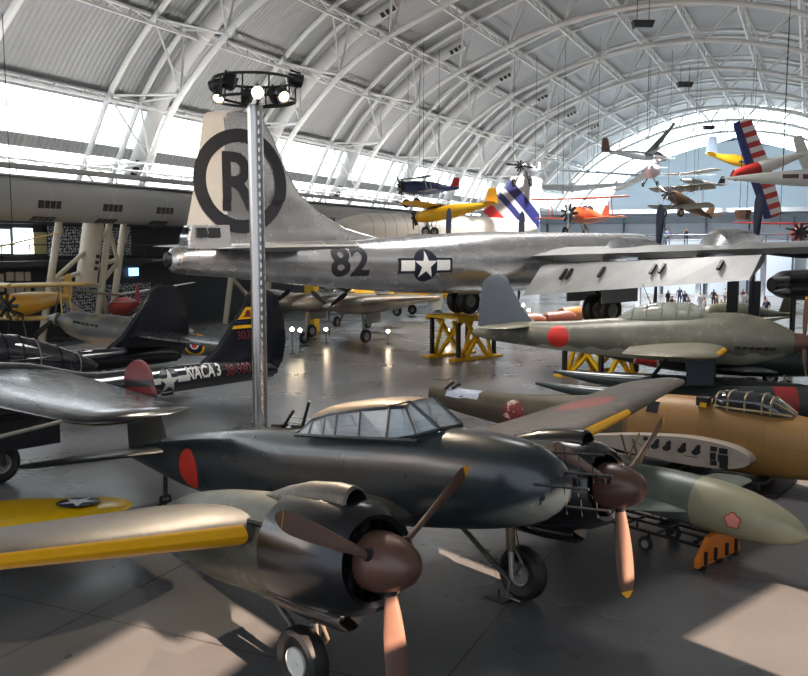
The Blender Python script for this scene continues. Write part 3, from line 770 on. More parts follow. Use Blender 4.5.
finsurf = lambda u, v: Vector((u, fin_skin(u, v)-.02, v))
def fin_skin(x, z):
    zs = [q[0] for q in fz]; z = min(max(z, zs[0]), 5.25); i = max(k for k in range(len(fz)-1) if zs[k] <= z)
    t = (z-zs[i])/(zs[i+1]-zs[i]); xl = fz[i][1]+(fz[i+1][1]-fz[i][1])*t; c = fz[i][2]+(fz[i+1][2]-fz[i][2])*t
    th = .055 if c > 5 else .09; cf = min(.999, max(.001, (xl-x)/c))
    return -5*(.2969*sqrt(cf)-.126*cf-.3516*cf*cf+.2843*cf**3-.1036*cf**4)*th*c*1.02
def fit_fin(vs):      # keep the marks on the fin outline
    return vs
rp = ring_poly(0, 0, 1.40, 1.88); rp = ([(-27.33+x*1.0, 3.04+y) for x, y in rp[0]], rp[1])
decal('ring_marking', [rp], finsurf, M['b_black'], bm_, cuts=18)
decal('letter_marking', [text_polys('R', 2.95, -27.50, 2.90, .84, .055)], finsurf, M['b_black'], bm_, cuts=14)
fs = lambda u, v: Vector((u, -bf.side_y(u, v)-.012, v))
decal('number_marking', [text_polys('8', 1.62, -23.50, .04, 1.1, .045), text_polys('2', 1.62, -22.58, .04, 1.1, .045)], fs, M['b_black'], bm_, cuts=12)
fs2 = lambda u, v: Vector((u, -bf.side_y(u, v)-.022, v)); fs3 = lambda u, v: Vector((u, -bf.side_y(u, v)-.030, v))
decal('national_insignia', [rect_poly(-20.73, -17.88, -.42, .20), disc_poly(-19.31, -.11, .68)], fs, M['b_navy'], bm_, cuts=10)
decal('insignia_bar', [rect_poly(-20.60, -19.90, -.33, .11)], fs2, M['b_white'], bm_, cuts=4); decal('insignia_bar', [rect_poly(-18.72, -18.01, -.33, .11)], fs2, M['b_white'], bm_, cuts=4)
decal('insignia_star', [star_poly(-19.31, -.11, .62)], fs3, M['b_white'], bm_, cuts=10)
# tail gunner's station
mb = MB()
ring = lambda x, w, z0, z1: [Vector((x, -w, z0)), Vector((x, -w*.75, z1)), Vector((x, w*.75, z1)), Vector((x, w, z0))]
mb.loft([ring(-29.62, .40, .6, 1.0), ring(-29.42, .42, .6, 1.42), ring(-28.0, .48, .6, 1.45)]); gb = mb.build('gunner_cabin', M['b_skin'], bm_, smooth=0)
for x0, x1 in ((-29.3, -28.92), (-28.85, -28.4)):
    mb = MB(); mb.loft([[Vector((x, -(.465 if z < 1.2 else .385)-o+.0, z)) for x, z in ((x0, 1.0), (x1, 1.0), (x1, 1.34), (x0, 1.34))] for o in (.0, .012)]); mb.build('cabin_window', M['glass_dark'], gb, smooth=0, loc=(0, 0, 0))
mb = MB(); mb.box((-29.55, 0, 1.2), (.05, .5, .3)); mb.build('rear_window', M['glass_dark'], gb, smooth=0, loc=(0, 0, 0))
mb = MB()
for y in (-.1, .1): mb.tube((-30.1, y, .22), (-30.75, y, .2), .035, n=8)
mb.lathe([(-30.35, .05), (-30.3, .25), (-30.0, .30)], (0, 0, .22), 'x', 16); mb.build('tail_guns', M['dark'], bm_)
for s in (-1, 1):
    mb = MB(); wing(mb, [(0, -25.1, 3.5, .60, .10, 0), (.9, -25.3, 3.3, .61, .10, 0), (5.9, -26.5, 1.6, .68, .09, 0)], 14, 6, side=s, round_tip=.6); mb.build('tailplane', M['b_wing'], bm_)
    # wing: shortened chord where the flaps are down
    mb = MB(); wing(mb, [(.9, -8.3, 4.55, .22, .19, 0), (2.2, -8.4, 4.3, .27, .185, 0), (12.5, -9.35, 3.25, .62, .15, 0)], 16, 8, side=s); mb.build('inner_wing', M['b_wing'], bm_)
    mb = MB(); wing(mb, [(12.5, -9.35, 3.9, .60, .145, 0), (20.6, -10.1, 2.4, .96, .11, 0)], 16, 8, side=s, round_tip=.9); mb.build('outer_wing', M['b_wing'], bm_)
    mb = MB()      # lowered flap
    A = [(1.9, -12.55, -.02, -14.05, -1.42), (12.4, -12.55, .50, -13.55, -.42)]
    rings = []
    for y, xh, zh, xt, zt in A:
        u = Vector((xt-xh, 0, zt-zh)); nrm = Vector((-u.z, 0, u.x)).normalized(); h = Vector((xh, s*y, zh-.12))
        rings.append([h, h+nrm*.22+u*.12, h+nrm*.20+u*.4, h+u, h-nrm*.06+u*.5, h-nrm*.12+u*.1])
    N = 10; R_ = [[rings[0][k]*(1-i/N)+rings[1][k]*(i/N) for k in range(6)] for i in range(N+1)]
    mb.loft(R_); fl = mb.build('flap', M['b_wing'], bm_)
    for y in (3.6, 3.9, 5.6, 8.1, 8.5, 11.0):
        t = (y-1.9)/10.5; xh = -12.55; zh = -.14+.52*t; u = Vector((-1.5+.5*t, 0, -1.4+.48*t)); nrm = Vector((-u.z, 0, u.x)).normalized()
        sgn = -1 if nrm.x > 0 else 1
        mb = MB(); p = Vector((xh, s*y, zh))+u*.45+nrm*sgn*.155; mb.beam(p-u*.16, p+u*.16, .12, .10); mb.build('flap_slot', M['black'], fl, smooth=0, loc=(0, 0, 0))
    for yn, xp, zc_, xa, big in ((5.0, -8.2 if s < 0 else -6.6, .12, -11.5, 1), (9.6, -7.9, .42, -11.6, 0)):
        y = s*yn
        nc = Fus([(xp-.35, .62, zc_+.62, zc_-.62, 2), (xp-.7, .86, zc_+.86, zc_-.90, 2), (xp-1.6, .98, zc_+.98, zc_-1.05, 2), (xp-3.0, .95, zc_+.96, zc_-1.05, 2), ((xp-3.0)*.55+xa*.45, .78, zc_+.80, zc_-.95, 2), (xa, .12, zc_-.1, zc_-.4, 2)])
        mb = MB(); nc.mesh(mb, 28, .35, y); nm = mb.build('engine_nacelle', M['b_skin'], bm_)
        mb = MB(); mb.lathe([(xp-.5, .6), (xp-.34, .58), (xp-.33, .3), (xp-.3, .05)], (0, y, zc_), 'x', 24); mb.build('engine_front', M['black'], nm, loc=(0, 0, 0))
        mb = MB(); mb.lathe([(xp+.3, .02), (xp+.25, .14), (xp-.1, .24), (xp-.4, .26)], (0, y, zc_), 'x', 20); mb.build('propeller_hub', M['dark'], bm_)
        for a in (0, 90, 180, 270):
            mb = MB(); blade(mb, (xp, y, zc_), R(a+2), .22, 2.5, .38, (48, 20), 1, (.96, 1.0)); mb.build('propeller_blade', [M['b_prop'], M['yellow']], bm_)
    # main gear
    for dy in (-.42, .42):
        wheel('main_wheel', bm_, (-11.6, s*4.45+dy, -2.16), .70, .46, M['rubber'], M['hub_grey'], hubr=.45)
    mb = MB(); mb.tube((-11.4, s*4.45, -.7), (-11.6, s*4.45, -2.16), .16, n=14); mb.tube((-11.6, s*4.45-.5, -2.16), (-11.6, s*4.45+.5, -2.16), .09, n=10)
    mb.tube((-10.3, s*4.45, -.7), (-11.55, s*4.45, -1.8), .07, n=8); mb.tube((-12.9, s*4.45, -.6), (-11.65, s*4.45, -1.6), .07, n=8)
    mb.build('landing_gear_leg', M['dark'], bm_)
    for dy in (-.95, .95):
        mb = MB(); mb.box((-11.6, s*4.45+dy, -1.35), (2.6, .05, .85)); mb.build('gear_door', M['b_wing'], bm_, smooth=0)
# --- yellow stands under the wheels
def make_stand(name, label, X, Y, rz, h, lx=2.6, ly=2.0, rows=2):
    r_ = root(name, label, 'stand', (X, Y, 0), (0, 0, rz), 'yellow stands under the silver bomber')
    for sy in (-1, 1):
        mb = MB(); mb.box((0, sy*ly/2, .05), (lx+.9, .5, .10)); mb.build('base_plate', M['stand_yellow'], r_, smooth=0)
        for sx in (-1, 1):
            mb = MB(); mb.box((sx*lx/2, sy*ly/2, (h-.15)/2+.1), (.17, .17, h-.25)); mb.build('post', M['black'], r_, smooth=0)
        mb = MB()
        for sx in (-1, 1):
            mb.beam((sx*lx*.30, sy*ly*.5, .1), (-sx*lx*.30, sy*ly*.5, h-.28), .16, .16)
            mb.beam((sx*lx*.42, sy*ly*.5, .1), (sx*lx*.42, sy*ly*.2, h-.28), .14, .14)
        mb.build('cross_brace', M['stand_yellow'], r_, smooth=0)
    mb = MB()
    for sx in (-1, 1):
        mb.beam((sx*lx*.36, -ly*.46, .1), (sx*lx*.36, ly*.46, h-.28), .14, .14); mb.beam((sx*lx*.36, ly*.46, .1), (sx*lx*.36, -ly*.46, h-.28), .14, .14)
    mb.build('cross_brace', M['stand_yellow'], r_, smooth=0)
    mb = MB(); mb.box((0, 0, h-.09), (lx+.5, ly+.4, .14)); mb.box((0, ly/2+.2, h-.2), (lx+.5, .12, .2)); mb.box((0, -ly/2-.2, h-.2), (lx+.5, .12, .2)); mb.build('deck', M['stand_yellow'], r_, smooth=0)
    return r_
for s in (1, -1):
    px, py = BX-11.6*cos(BPS)-s*4.45*sin(BPS), BY-11.6*sin(BPS)+s*4.45*cos(BPS)
    make_stand('wheel_stand', 'yellow cross-braced stand with black posts under the %s of the silver bomber' % ('far wheels' if s > 0 else 'near wheels'), px, py, BPS, BZ-2.16-.70)
px, py = BX-1.8*cos(BPS), BY-1.8*sin(BPS)
# ================================================================ black twin-boom fighter (left)
M['p_black'] = mat('night_black_gloss', (.007, .0075, .012), .20, 0, .25, 1.2, coat=.6, panel=(1.2, 1.1, .3))
M['p_wing'] = mat('black_wing_worn', (.012, .013, .017), .27, .1, .25, 1.6, coat=.4, panel=(1.3, .9, .25), rvar=.08, stretch=(1, .35, 1))
M['p_red'] = mat('dull_red_numbers', srgb(100, 28, 28), .5, 0, .1, 4)
M['p_white'] = mat('chalk_white_letters', srgb(206, 204, 198), .5, 0, .08, 8)
M['p_fin'] = mat('fin_black_gloss', (.008, .009, .014), .2, 0, .25, 1.2, coat=.6, overlays=[])
PX, PY, PPS = -22.53, 9.76, R(251.7)
pb = plane_root('twin_boom_fighter', 'glossy black twin-boom warplane with a white star and NACA lettering on its boom', 'airplane', PX, PY, 0, PPS)
boom = Fus([(-2.3, .62, 3.1, 1.75, 2), (-4, .70, 3.2, 1.55, 2), (-7, .62, 2.95, 1.50, 2), (-9.1, .46, 2.48, 1.55, 2), (-11, .34, 2.45, 1.66, 2), (-12.8, .26, 2.40, 1.68, 2), (-14.6, .16, 2.25, 1.70, 2), (-15.1, .05, 2.0, 1.8, 2)])
for s in (1, -1):
    mb = MB(); boom.mesh(mb, 28, .3, 2.75*s); mb.build('tail_boom', M['p_black'], pb)
    mb = MB(); wing(mb, [(2.2, -11.9, 3.0, 2.75*s, .055, 0), (2.79, -12.78, 2.6, 2.75*s, .06, 0), (3.47, -13.34, 2.1, 2.75*s, .06, 0), (4.1, -13.85, 1.35, 2.75*s, .07, 0)], 12, 5, vertical=True, round_tip=.42); mb.build('tail_fin', M['p_fin'], pb)
    mb = MB(); rd = [(1.72, -14.5, .45), (2.2, -14.55, .8), (2.8, -14.6, .88), (3.3, -14.6, .84), (3.9, -14.6, .6), (4.3, -14.62, .25)]
    wing(mb, [(z, x, c, 2.75*s, .12, 0) for z, x, c in rd], 8, 5, vertical=True); mb.build('rudder', M['p_fin'], pb)
    mb = MB(); wing(mb, [(.3, -3.7, 4.6, 2.62, .15, 0), (2.75, -4.0, 4.0, 2.66, .15, 0), (5.5, -4.35, 3.2, 2.74, .14, 0), (9.75, -4.85, 2.25, 2.74, .12, 0), (10.0, -4.95, 2.2, 2.74, .12, 0)], 16, 8, lambda y, cf, up: 1 if y > 9.75 else 0, side=s, round_tip=.45); mb.build('wing', [M['p_wing'], M['p_black']], pb)
    wheel('main_wheel', pb, (-6.35, 2.75*s, .52), .52, .36, M['rubber'], M['hub_grey'])
    mb = MB(); mb.tube((-6.2, 2.75*s+.3, 1.7), (-6.35, 2.75*s+.3, .52), .08, n=10); mb.tube((-6.35, 2.75*s+.32, .52), (-6.35, 2.75*s, .52), .06, n=8); mb.build('landing_gear_leg', M['dark'], pb)
    for dy in (-.5, .5):
        mb = MB(); mb.box((-6.9, 2.75*s+dy, 1.25), (1.6, .05, .75)); mb.build('gear_door', M['p_black'], pb, smooth=0)
mb = MB(); wing(mb, [(-2.75, -13.1, 1.6, 2.78, .10, 0), (2.75, -13.1, 1.6, 2.78, .10, 0)], 12, 10); mb.build('tailplane', M['p_wing'], pb)
nac = Fus([(.1, .1, 2.3, 2.1, 2), (-.4, .5, 2.7, 1.7, 2), (-2, .68, 3.0, 1.5, 2), (-5, .70, 3.2, 1.5, 2), (-7.4, .62, 3.05, 1.6, 2), (-8.9, .48, 2.75, 1.85, 2)])
mb = MB(); nac.mesh(mb, 28, .3); mb.build('crew_pod', M['p_black'], pb)
gl = Fus([(-5.6, .40, 3.1, 2.3, 2), (-6.4, .52, 3.42, 2.3, 2), (-7.65, .52, 3.42, 2.3, 2), (-8.9, .46, 3.10, 2.1, 2), (-9.8, .32, 2.72, 2.08, 2), (-10.35, .16, 2.42, 2.15, 2), (-10.48, .03, 2.32, 2.25, 2)])
mb = MB(); gl.mesh(mb, 24, .2); gz = mb.build('rear_glazing', M['glass_dark'], pb)
for x in (-6.4, -7.0, -7.65, -8.1, -8.55, -9.2, -9.8):
    mb = MB(); r_ = gl.ring(x, 24); mb.path([p+(p-Vector((x, 0, 2.7))).normalized()*.01 for p in r_], .022, 5, closed=True); mb.build('glazing_frame', M['hub_grey'] if x in (-8.55, -9.8) else M['p_black'], gz, loc=(0, 0, 0))
mb = MB()
for k in range(14):
    pass
mb.path([(x, gl.side_y(x, 2.72)+.01, 2.72) for x in (-6.4, -7, -8, -9, -9.8, -10.3)], .02, 5); mb.build('glazing_frame', M['p_black'], gz, loc=(0, 0, 0))
mb = MB(); mb.tube((-4.85, 9.5, 2.72), (-3.2, 9.55, 2.58), .035, n=8); mb.build('pitot_tube', M['hub_grey'], pb)
mb = MB(); mb.box((-6.95, 9.55, 2.96), (.25, .06, .06)); mb.build('wing_tip_fitting', M['black'], pb, smooth=0)
bs = lambda o: (lambda u, v: Vector((-u, 2.75+boom.side_y(-u, v)+o, v)))
decal('national_insignia', [disc_poly(11.0, 2.06, .37), rect_poly(10.25, 11.75, 1.95, 2.22)], bs(.01), M['b_navy'], pb, cuts=8)
decal('insignia_bar', [rect_poly(10.3, 10.72, 2.0, 2.17)], bs(.016), M['p_white'], pb, cuts=3)
decal('insignia_bar', [rect_poly(11.28, 11.7, 2.0, 2.17)], bs(.016), M['p_white'], pb, cuts=3)
decal('insignia_star', [star_poly(11.0, 2.04, .36)], bs(.022), M['p_white'], pb, cuts=8)
decal('lettering', [text_polys('NACA', .50, 12.08, 2.18, .70, .014)], bs(.012), M['p_white'], pb, cuts=6)
decal('lettering', [text_polys('3', .50, 12.72, 2.18, .74, .014)], bs(.012), M['p_white'], pb, cuts=6)
decal('lettering', [text_polys('38-930', .44, 13.44, 2.12, .78, .008)], bs(.012), M['p_red'], pb, cuts=6)
fs_ = lambda o: (lambda u, v: Vector((-u, 2.75+.085+o, v)))
decal('number', [text_polys('30330', .36, 13.95, 3.12, 1.0, .006)], fs_(.0), M['p_red'], pb, cuts=4)
def yb(z0, z1):
    xl = lambda z: 12.78+(z-2.79)*.83+.10
    return ([(xl(z0), z0), (14.5, z0), (14.5, z1), (xl(z1), z1)], [[0, 1, 2, 3]])
decal('fin_band', [yb(3.62, 3.98)], fs_(-.008), M['yellow'], pb, cuts=3)
decal('fin_band', [yb(3.34, 3.44)], fs_(-.002), M['yellow'], pb, cuts=3)
decal('band_motif', [disc_poly(13.95, 3.80, .10, 7), rect_poly(13.8, 14.15, 3.69, 3.74)], fs_(.0), M['p_red'], pb, cuts=3)
decal('band_motif', [rect_poly(13.45, 13.9, 3.5, 3.58)], fs_(.0), M['navy'], pb, cuts=3)

# ================================================================ grey-green floatplane (right, middle distance)
M['s_body'] = mat('floatplane_green_grey', srgb(106, 104, 90), .38, .1, .16, 1.5, panel=(.9, .8, .28), rvar=.1, spots=(srgb(134, 126, 100), 3.0, .60),
                  split=(srgb(168, 164, 142), 2.20, .06, 7.0, .05), overlays=[('disc', 'xz', -8.2, 2.54, .40, srgb(206, 44, 34))])
M['s_fin'] = mat('floatplane_fin_blue_grey', srgb(62, 70, 80), .45, 0, .1, 1.5)
M['s_wing'] = mat('floatplane_wing', srgb(128, 124, 106), .40, .2, .14, 1.5, panel=(.9, .8, .25), rvar=.1)
M['s_float'] = mat('float_dark_green', srgb(40, 48, 46), .30, 0, .2, 1.5, coat=.3)
SX_, SY_, SPS = .02, 32.04, R(3.9)
sp = plane_root('floatplane', 'grey-green single-engined floatplane with red disc, standing on twin floats', 'airplane', SX_, SY_, 0, SPS)
sf = Fus([(-11.55, .05, 2.66, 2.45, 2), (-11, .18, 2.80, 2.30, 2), (-9.7, .34, 3.02, 2.14, 2), (-8.2, .44, 3.08, 2.0, 2), (-6.7, .52, 3.22, 1.88, 2), (-5.2, .57, 3.36, 1.80, 2), (-3.1, .60, 3.52, 1.74, 2), (-2.1, .60, 3.56, 1.74, 2), (-1.2, .54, 3.38, 1.90, 2), (-.55, .42, 3.10, 2.12, 2), (-.3, .36, 2.95, 2.22, 2)])
mb = MB(); sf.mesh(mb, 32, .25); mb.build('fuselage', M['s_body'], sp)
mb = MB(); wing(mb, [(2.8, -9.0, 2.35, 0, .07, 0), (3.16, -9.34, 2.0, 0, .08, 0), (3.71, -9.73, 1.58, 0, .08, 0), (4.38, -10.12, 1.06, 0, .09, 0)], 12, 5, vertical=True, round_tip=.40); mb.build('tail_fin', M['s_fin'], sp)
def s_wm(y, cf, up): return 1 if (1.2 < y < 4.4 and cf < .05) else 0
for s in (-1, 1):
    mb = MB(); wing(mb, [(.3, -2.35, 3.3, 2.28, .15, 0), (5.2, -2.6, 2.75, 2.62, .12, 0)], 16, 8, s_wm, side=s, round_tip=1.0); mb.build('wing', [M['s_wing'], M['yellow']], sp)
    mb = MB(); wing(mb, [(.1, -9.25, 1.75, 2.86, .09, 0), (1.9, -9.6, 1.3, 2.92, .08, 0)], 12, 5, side=s, round_tip=.4); mb.build('tailplane', M['s_wing'], sp)
    ft = Fus([(-8.75, .03, 1.02, .92, 2), (-7.9, .20, 1.02, .72, 2.4), (-6.5, .36, 1.02, .46, 2.6), (-4, .44, 1.04, .30, 2.6), (-1.5, .42, 1.02, .30, 2.4), (.0, .24, .98, .48, 2), (.55, .04, .88, .74, 2)])
    mb = MB(); ft.mesh(mb, 24, .3, 1.6*s); fo = mb.build('float', M['s_float'], sp)
    r_ = MB(); r_.box((-3.9, 1.6*s, 1.045), (5, .06, .03)); r_.build('float_rail', M['black'], fo, smooth=0, loc=(0, 0, 0))
    mb = MB(); wing(mb, [(.95, -2.75, .85, 1.6*s, .16, 0), (2.25, -2.75, .95, 1.6*s, .16, 0)], 8, 3, vertical=True); mb.build('float_strut', M['s_fin'], sp)
    mb = MB(); mb.tube((-5.0, 1.6*s, 1.0), (-4.3, .6*s, 2.0), .05, n=8); mb.build('float_brace', M['s_float'], sp)
cn = Fus([(-6.1, .1, 3.32, 3.1, 2), (-5.6, .30, 3.62, 3.0, 2), (-4.68, .40, 3.86, 3.0, 2.2), (-3.7, .40, 3.88, 3.0, 2.2), (-3.25, .34, 3.68, 3.1, 2), (-2.95, .15, 3.52, 3.2, 2)])
mb = MB(); cn.mesh(mb, 20, .15); co_ = mb.build('canopy', glassy('tinted_canopy', (.30, .31, .25), .62, .15), sp)
for x in (-5.6, -5.1, -4.6, -4.1, -3.7, -3.3):
    mb = MB(); r_ = [p for p in cn.ring(x, 28) if p.z > 3.2]; r_.sort(key=lambda p: p.y); mb.path(r_, .022, 5); mb.build('canopy_frame', M['s_body'], co_, loc=(0, 0, 0))
mb = MB(); mb.tube((-5.0, 0, 3.8), (-5.3, 0, 4.5), .025, .01, n=6); mb.build('aerial_mast', M['s_body'], sp)
mb = MB(); mb.lathe([(.55, .01), (.5, .1), (.3, .22), (0, .32), (-.3, .36)], (0, 0, 2.58), 'x', 24); mb.build('spinner', M['gk_spin'], sp)
for a in (0, 120, 240):
    mb = MB(); blade(mb, (.02, 0, 2.58), R(a+4), .25, 1.6, .28, (56, 18), 1, (.93, 1)); mb.build('propeller_blade', [M['gk_prop'], M['yellow']], sp)
mb = MB()
for k in range(6): mb.tube((-.9-.22*k, -.50-.012*k, 2.42), (-1.03-.22*k, -.64, 2.40), .05, n=8)
mb.build('exhaust_stub', M['dark'], sp)
for s in (-1, 1):
    cx, cy = SX_-3.6*cos(SPS)-1.6*s*sin(SPS), SY_-3.6*sin(SPS)+1.6*s*cos(SPS)
    t = root('float_cradle', 'dark timber cradle under the %s float of the grey-green floatplane' % ('far' if s > 0 else 'near'), 'cradle', (cx, cy, 0), (0, 0, SPS))
    for x in (-1.8, 1.8):
        mb = MB(); mb.box((x, 0, .14), (.25, .9, .27)); mb.build('chock', M['dark'], t, smooth=0)
    mb = MB(); mb.box((0, 0, .05), (3.6, .12, .08)); mb.build('beam', M['dark'], t, smooth=0)

# ================================================================ dismantled twin-engine fuselage, olive and tan (right)
KX, KY, KPS = .2, 22.25, R(-13.2)
M['k_rear'] = mat('olive_brown_worn', srgb(78, 68, 50), .5, .05, .2, 2, panel=(.8, .8, .3), spots=(srgb(120, 104, 78), 8, .68), overlays=[('box', 'xz', -4.25, 50, -9, 99, srgb(150, 110, 58)), ('box', 'xz', -4.35, -4.22, -9, 99, srgb(120, 90, 60))])
ki = plane_root('dismantled_fuselage', 'worn olive and tan aircraft fuselage without wings, faded red disc near its open tail end', 'airplane', KX, KY, 0, KPS)
kf = Fus([(-10.94, .20, 1.50, .96, 2.2), (-10.2, .28, 1.50, .84, 2.2), (-8.46, .40, 1.54, .62, 2.1), (-7, .50, 1.64, .48, 2.1), (-5.3, .58, 1.80, .36, 2.2), (-4.0, .62, 1.98, .30, 2.2), (-2.8, .62, 2.05, .28, 2.2), (-1.2, .62, 1.98, .28, 2.2), (0, .58, 1.82, .34, 2.1), (1.5, .42, 1.62, .55, 2), (2.2, .2, 1.4, .8, 2), (2.35, .04, 1.2, 1.0, 2)])
mb = MB()
def k_open(i, j): return 0
mb_x = [-10.94, -10.25]; 
kf.mesh(mb, 32, .25); mb.build('fuselage', M['k_rear'], ki)
mb = MB()   # torn open section near the tail: pale sheet covering the gap
rr = []
for x in (-10.25, -10.0, -9.75, -9.5, -9.25, -9.05):
    rg = kf.ring(x, 40); up = sorted([p for p in rg if p.z > kf.at(x)[1]-.24], key=lambda p: p.y)
    y0, y1 = up[0].y, up[-1].y
    rr.append([Vector((x+.04*sin(9*k), y0+(y1-y0)*k/10*1.0, kf.top_z(x, y0+(y1-y0)*k/10)+.012+(.01 if k % 2 else 0))) for k in range(11)])
mb.loft(rr, False, False, closed=False); mb.build('gap_cover', mat('pale_cover_sheet', srgb(172, 178, 190), .35, 0, .2, 12), ki)
mb = MB(); mb.tube((-10.35, -.1, 1.48), (-10.05, -.12, 1.72), .05, n=6); mb.tube((-10.1, -.12, 1.50), (-9.85, -.02, 1.68), .05, n=6); mb.build('tail_bracket', M['dark'], ki)
ksf = lambda o: (lambda u, v: Vector((u, -kf.side_y(u, v)-o, v)))
decal('faded_red_disc', [disc_poly(-7.75, 1.08, .37)], ksf(.012), mat('faded_red', srgb(128, 40, 34), .55, 0, .25, 6, spots=(srgb(200, 190, 176), 4.5, .56)), ki, cuts=10)
# cockpit glazing
cf_ = Fus([(-2.15, .30, 2.18, 1.7, 2.4), (-1.9, .42, 2.30, 1.7, 2.6), (-1.0, .42, 2.30, 1.7, 2.6), (-.75, .40, 2.22, 1.7, 2.4), (-.25, .2, 1.86, 1.7, 2)])
mb = MB(); cf_.mesh(mb, 20, .1); kc = mb.build('canopy', M['glass_dark'], ki)
M['k_frame'] = mat('tan_frame', srgb(158, 138, 100), .5, 0, .1, 5)
for x in (-2.05, -1.75, -1.35, -.95, -.76):
    mb = MB(); r_ = sorted([p for p in cf_.ring(x, 32) if p.z > 1.84], key=lambda p: p.y); mb.path(r_, .026, 5); mb.build('canopy_frame', M['k_frame'], kc, loc=(0, 0, 0))
for s in (-1, 1):
    mb = MB(); mb.path([(-2.1, s*.36, 1.95), (-1.6, s*.43, 1.93), (-.8, s*.42, 1.92), (-.3, s*.24, 1.86)], .026, 5); mb.path([(-.76, s*.30, 2.18), (-.26, s*.1, 1.88)], .024, 5); mb.build('canopy_frame', M['k_frame'], kc, loc=(0, 0, 0))
mb = MB(); mb.loft([[Vector((x, -kf.side_y(-3.4, z)-.006-o, z)) for x, z in ((-3.75, 1.62), (-3.45, 1.62), (-3.45, 1.88), (-3.75, 1.88))] for o in (0, .02)]); mb.build('side_window', M['glass_dark'], ki, smooth=0)
mb = MB(); mb.box((-2.35, -.35, 2.02), (.28, .3, .2)); mb.build('gun_fitting', M['dark'], ki, smooth=0)
mb = MB(); mb.box((-2.3, -.52, 1.95), (.16, .06, .1)); mb.build('gun_tag', M['yellow'], ki, smooth=0)
# wing root stub with exposed rib
M['k_stub'] = mat('stub_grey_pink', srgb(168, 156, 142), .45, .1, .12, 3, spots=(srgb(140, 110, 92), 6, .66))
mb = MB(); wing(mb, [(.3, -.95, 4.6, .80, .17, 0), (1.0, -1.0, 4.5, .80, .17, 0)], 20, 3, side=-1); st_ = mb.build('wing_stub', M['k_stub'], ki)
mb = MB(); wing(mb, [(.3, -.95, 4.6, .80, .17, 0), (1.0, -1.0, 4.5, .80, .17, 0)], 20, 3, side=1); mb.build('wing_stub', M['k_stub'], ki)
def hole(pts, o=.012):
    mb = MB(); mb.loft([[Vector((x, -1.0-q, z)) for x, z in pts] for q in (-.02, o)]); mb.build('rib_opening', M['black'], st_, smooth=30, loc=(0, 0, 0))
for x in (-3.28, -2.98, -2.60, -2.25):
    hole([(x+.10*cos(a)*(1.25 if sin(a) < 0 else .7)+.05*sin(a), .92+.14*sin(a)) for a in [2*pi*k/16 for k in range(16)]])
for x, z, w, h in ((-1.62, .98, .10, .07), (-1.62, .80, .12, .09), (-1.60, .64, .1, .08), (-1.85, 1.0, .08, .06), (-1.86, .82, .07, .09), (-1.84, .66, .08, .06), (-3.55, 1.02, .06, .05), (-3.5, .86, .05, .08), (-2.4, .68, .16, .06)):
    hole([(x-w, z-h), (x+w, z-h), (x+w, z+h), (x-w, z+h)])
mb = MB(); mb.beam((-3.35, -1.03, .66), (-2.0, -1.03, .64), .02, .16); mb.build('rib_strap', M['k_stub'], st_, smooth=0, loc=(0, 0, 0))
def at_local(X, Y, ps, x, y): return (X+x*cos(ps)-y*sin(ps), Y+x*sin(ps)+y*cos(ps))
for k, (x, w) in enumerate(((-3.0, 1.9), (-7.3, 1.3), (-.9, 1.9))):
    a, b_ = at_local(KX, KY, KPS, x, 0); t = root('fuselage_cradle', ['black steel cradle under the wing stub of the olive and tan fuselage', 'black steel cradle under the tail of the olive and tan fuselage', 'black steel cradle under the cockpit of the olive and tan fuselage'][k], 'cradle', (a, b_, 0), (0, 0, KPS))
    zt = kf.at(x)[2]-.03
    mb = MB(); mb.box((0, 0, zt-.02), (.3, w*.6, .08)); mb.build('saddle', M['dark'], t, smooth=0)
    for s in (-1, 1):
        mb = MB(); mb.tube((0, s*w*.28, 0), (0, s*w*.28, zt), .05, n=8); mb.build('leg', M['dark'], t)
    mb = MB(); mb.box((0, 0, .04), (1.0, w, .06)); mb.build('base', M['dark'], t, smooth=0)

# ================================================================ grey rocket-nosed aircraft on a trolley (right foreground)
OX, OY, OPS = .23, 15.99, R(-24)
M['o_nose'] = mat('pale_olive_nose', srgb(150, 146, 118), .42, .05, .1, 2, overlays=[], rvar=.08, spots=(srgb(120, 118, 96), 3, .66))
M['o_body'] = mat('grey_green_body', srgb(112, 118, 108), .42, .05, .12, 2, panel=(.8, .8, .2))
paint0 = mat('lightened_grey_green_wing', srgb(138, 142, 130), .42, 0, .08, 2)  # near wing only: body colour lightened to stand in for missing light
oh = plane_root('glide_bomb', 'bare pale olive bomb-like aircraft nose with a pink blossom emblem, beside the far brown propeller', 'aircraft', OX, OY, 0, OPS)
of = Fus([(.02, .02, .93, .87, 2), (-.05, .09, 1.02, .80, 2), (-.25, .22, 1.18, .70, 2), (-.69, .37, 1.36, .61, 2), (-1.2, .45, 1.48, .58, 2), (-1.75, .48, 1.54, .58, 2), (-2.5, .48, 1.55, .60, 2), (-3.5, .46, 1.52, .62, 2), (-5, .34, 1.42, .74, 2), (-6.6, .16, 1.28, .95, 2)])
mb = MB(); of.mesh(mb, 36, .15, x0=-2.0); mb.build('nose_cone', M['o_nose'], oh)
mb = MB(); of.mesh(mb, 36, .2, x1=-2.0); mb.build('fuselage', M['o_body'], oh)
mb = MB(); wing(mb, [(.3, -1.8, 3.0, .96, .07, 0), (1.5, -3.3, 1.6, .94, .06, 0)], 12, 5, side=-1, round_tip=.1); mb.build('wing', paint0, oh)
mb = MB(); wing(mb, [(.3, -2.0, 1.3, 1.0, .10, 0), (2.1, -2.1, .85, 1.05, .09, 0)], 12, 5, side=1, round_tip=.2); mb.build('wing', M['o_body'], oh)
osf = lambda o: (lambda u, v: Vector((u, -of.side_y(u, v)-o, v)))
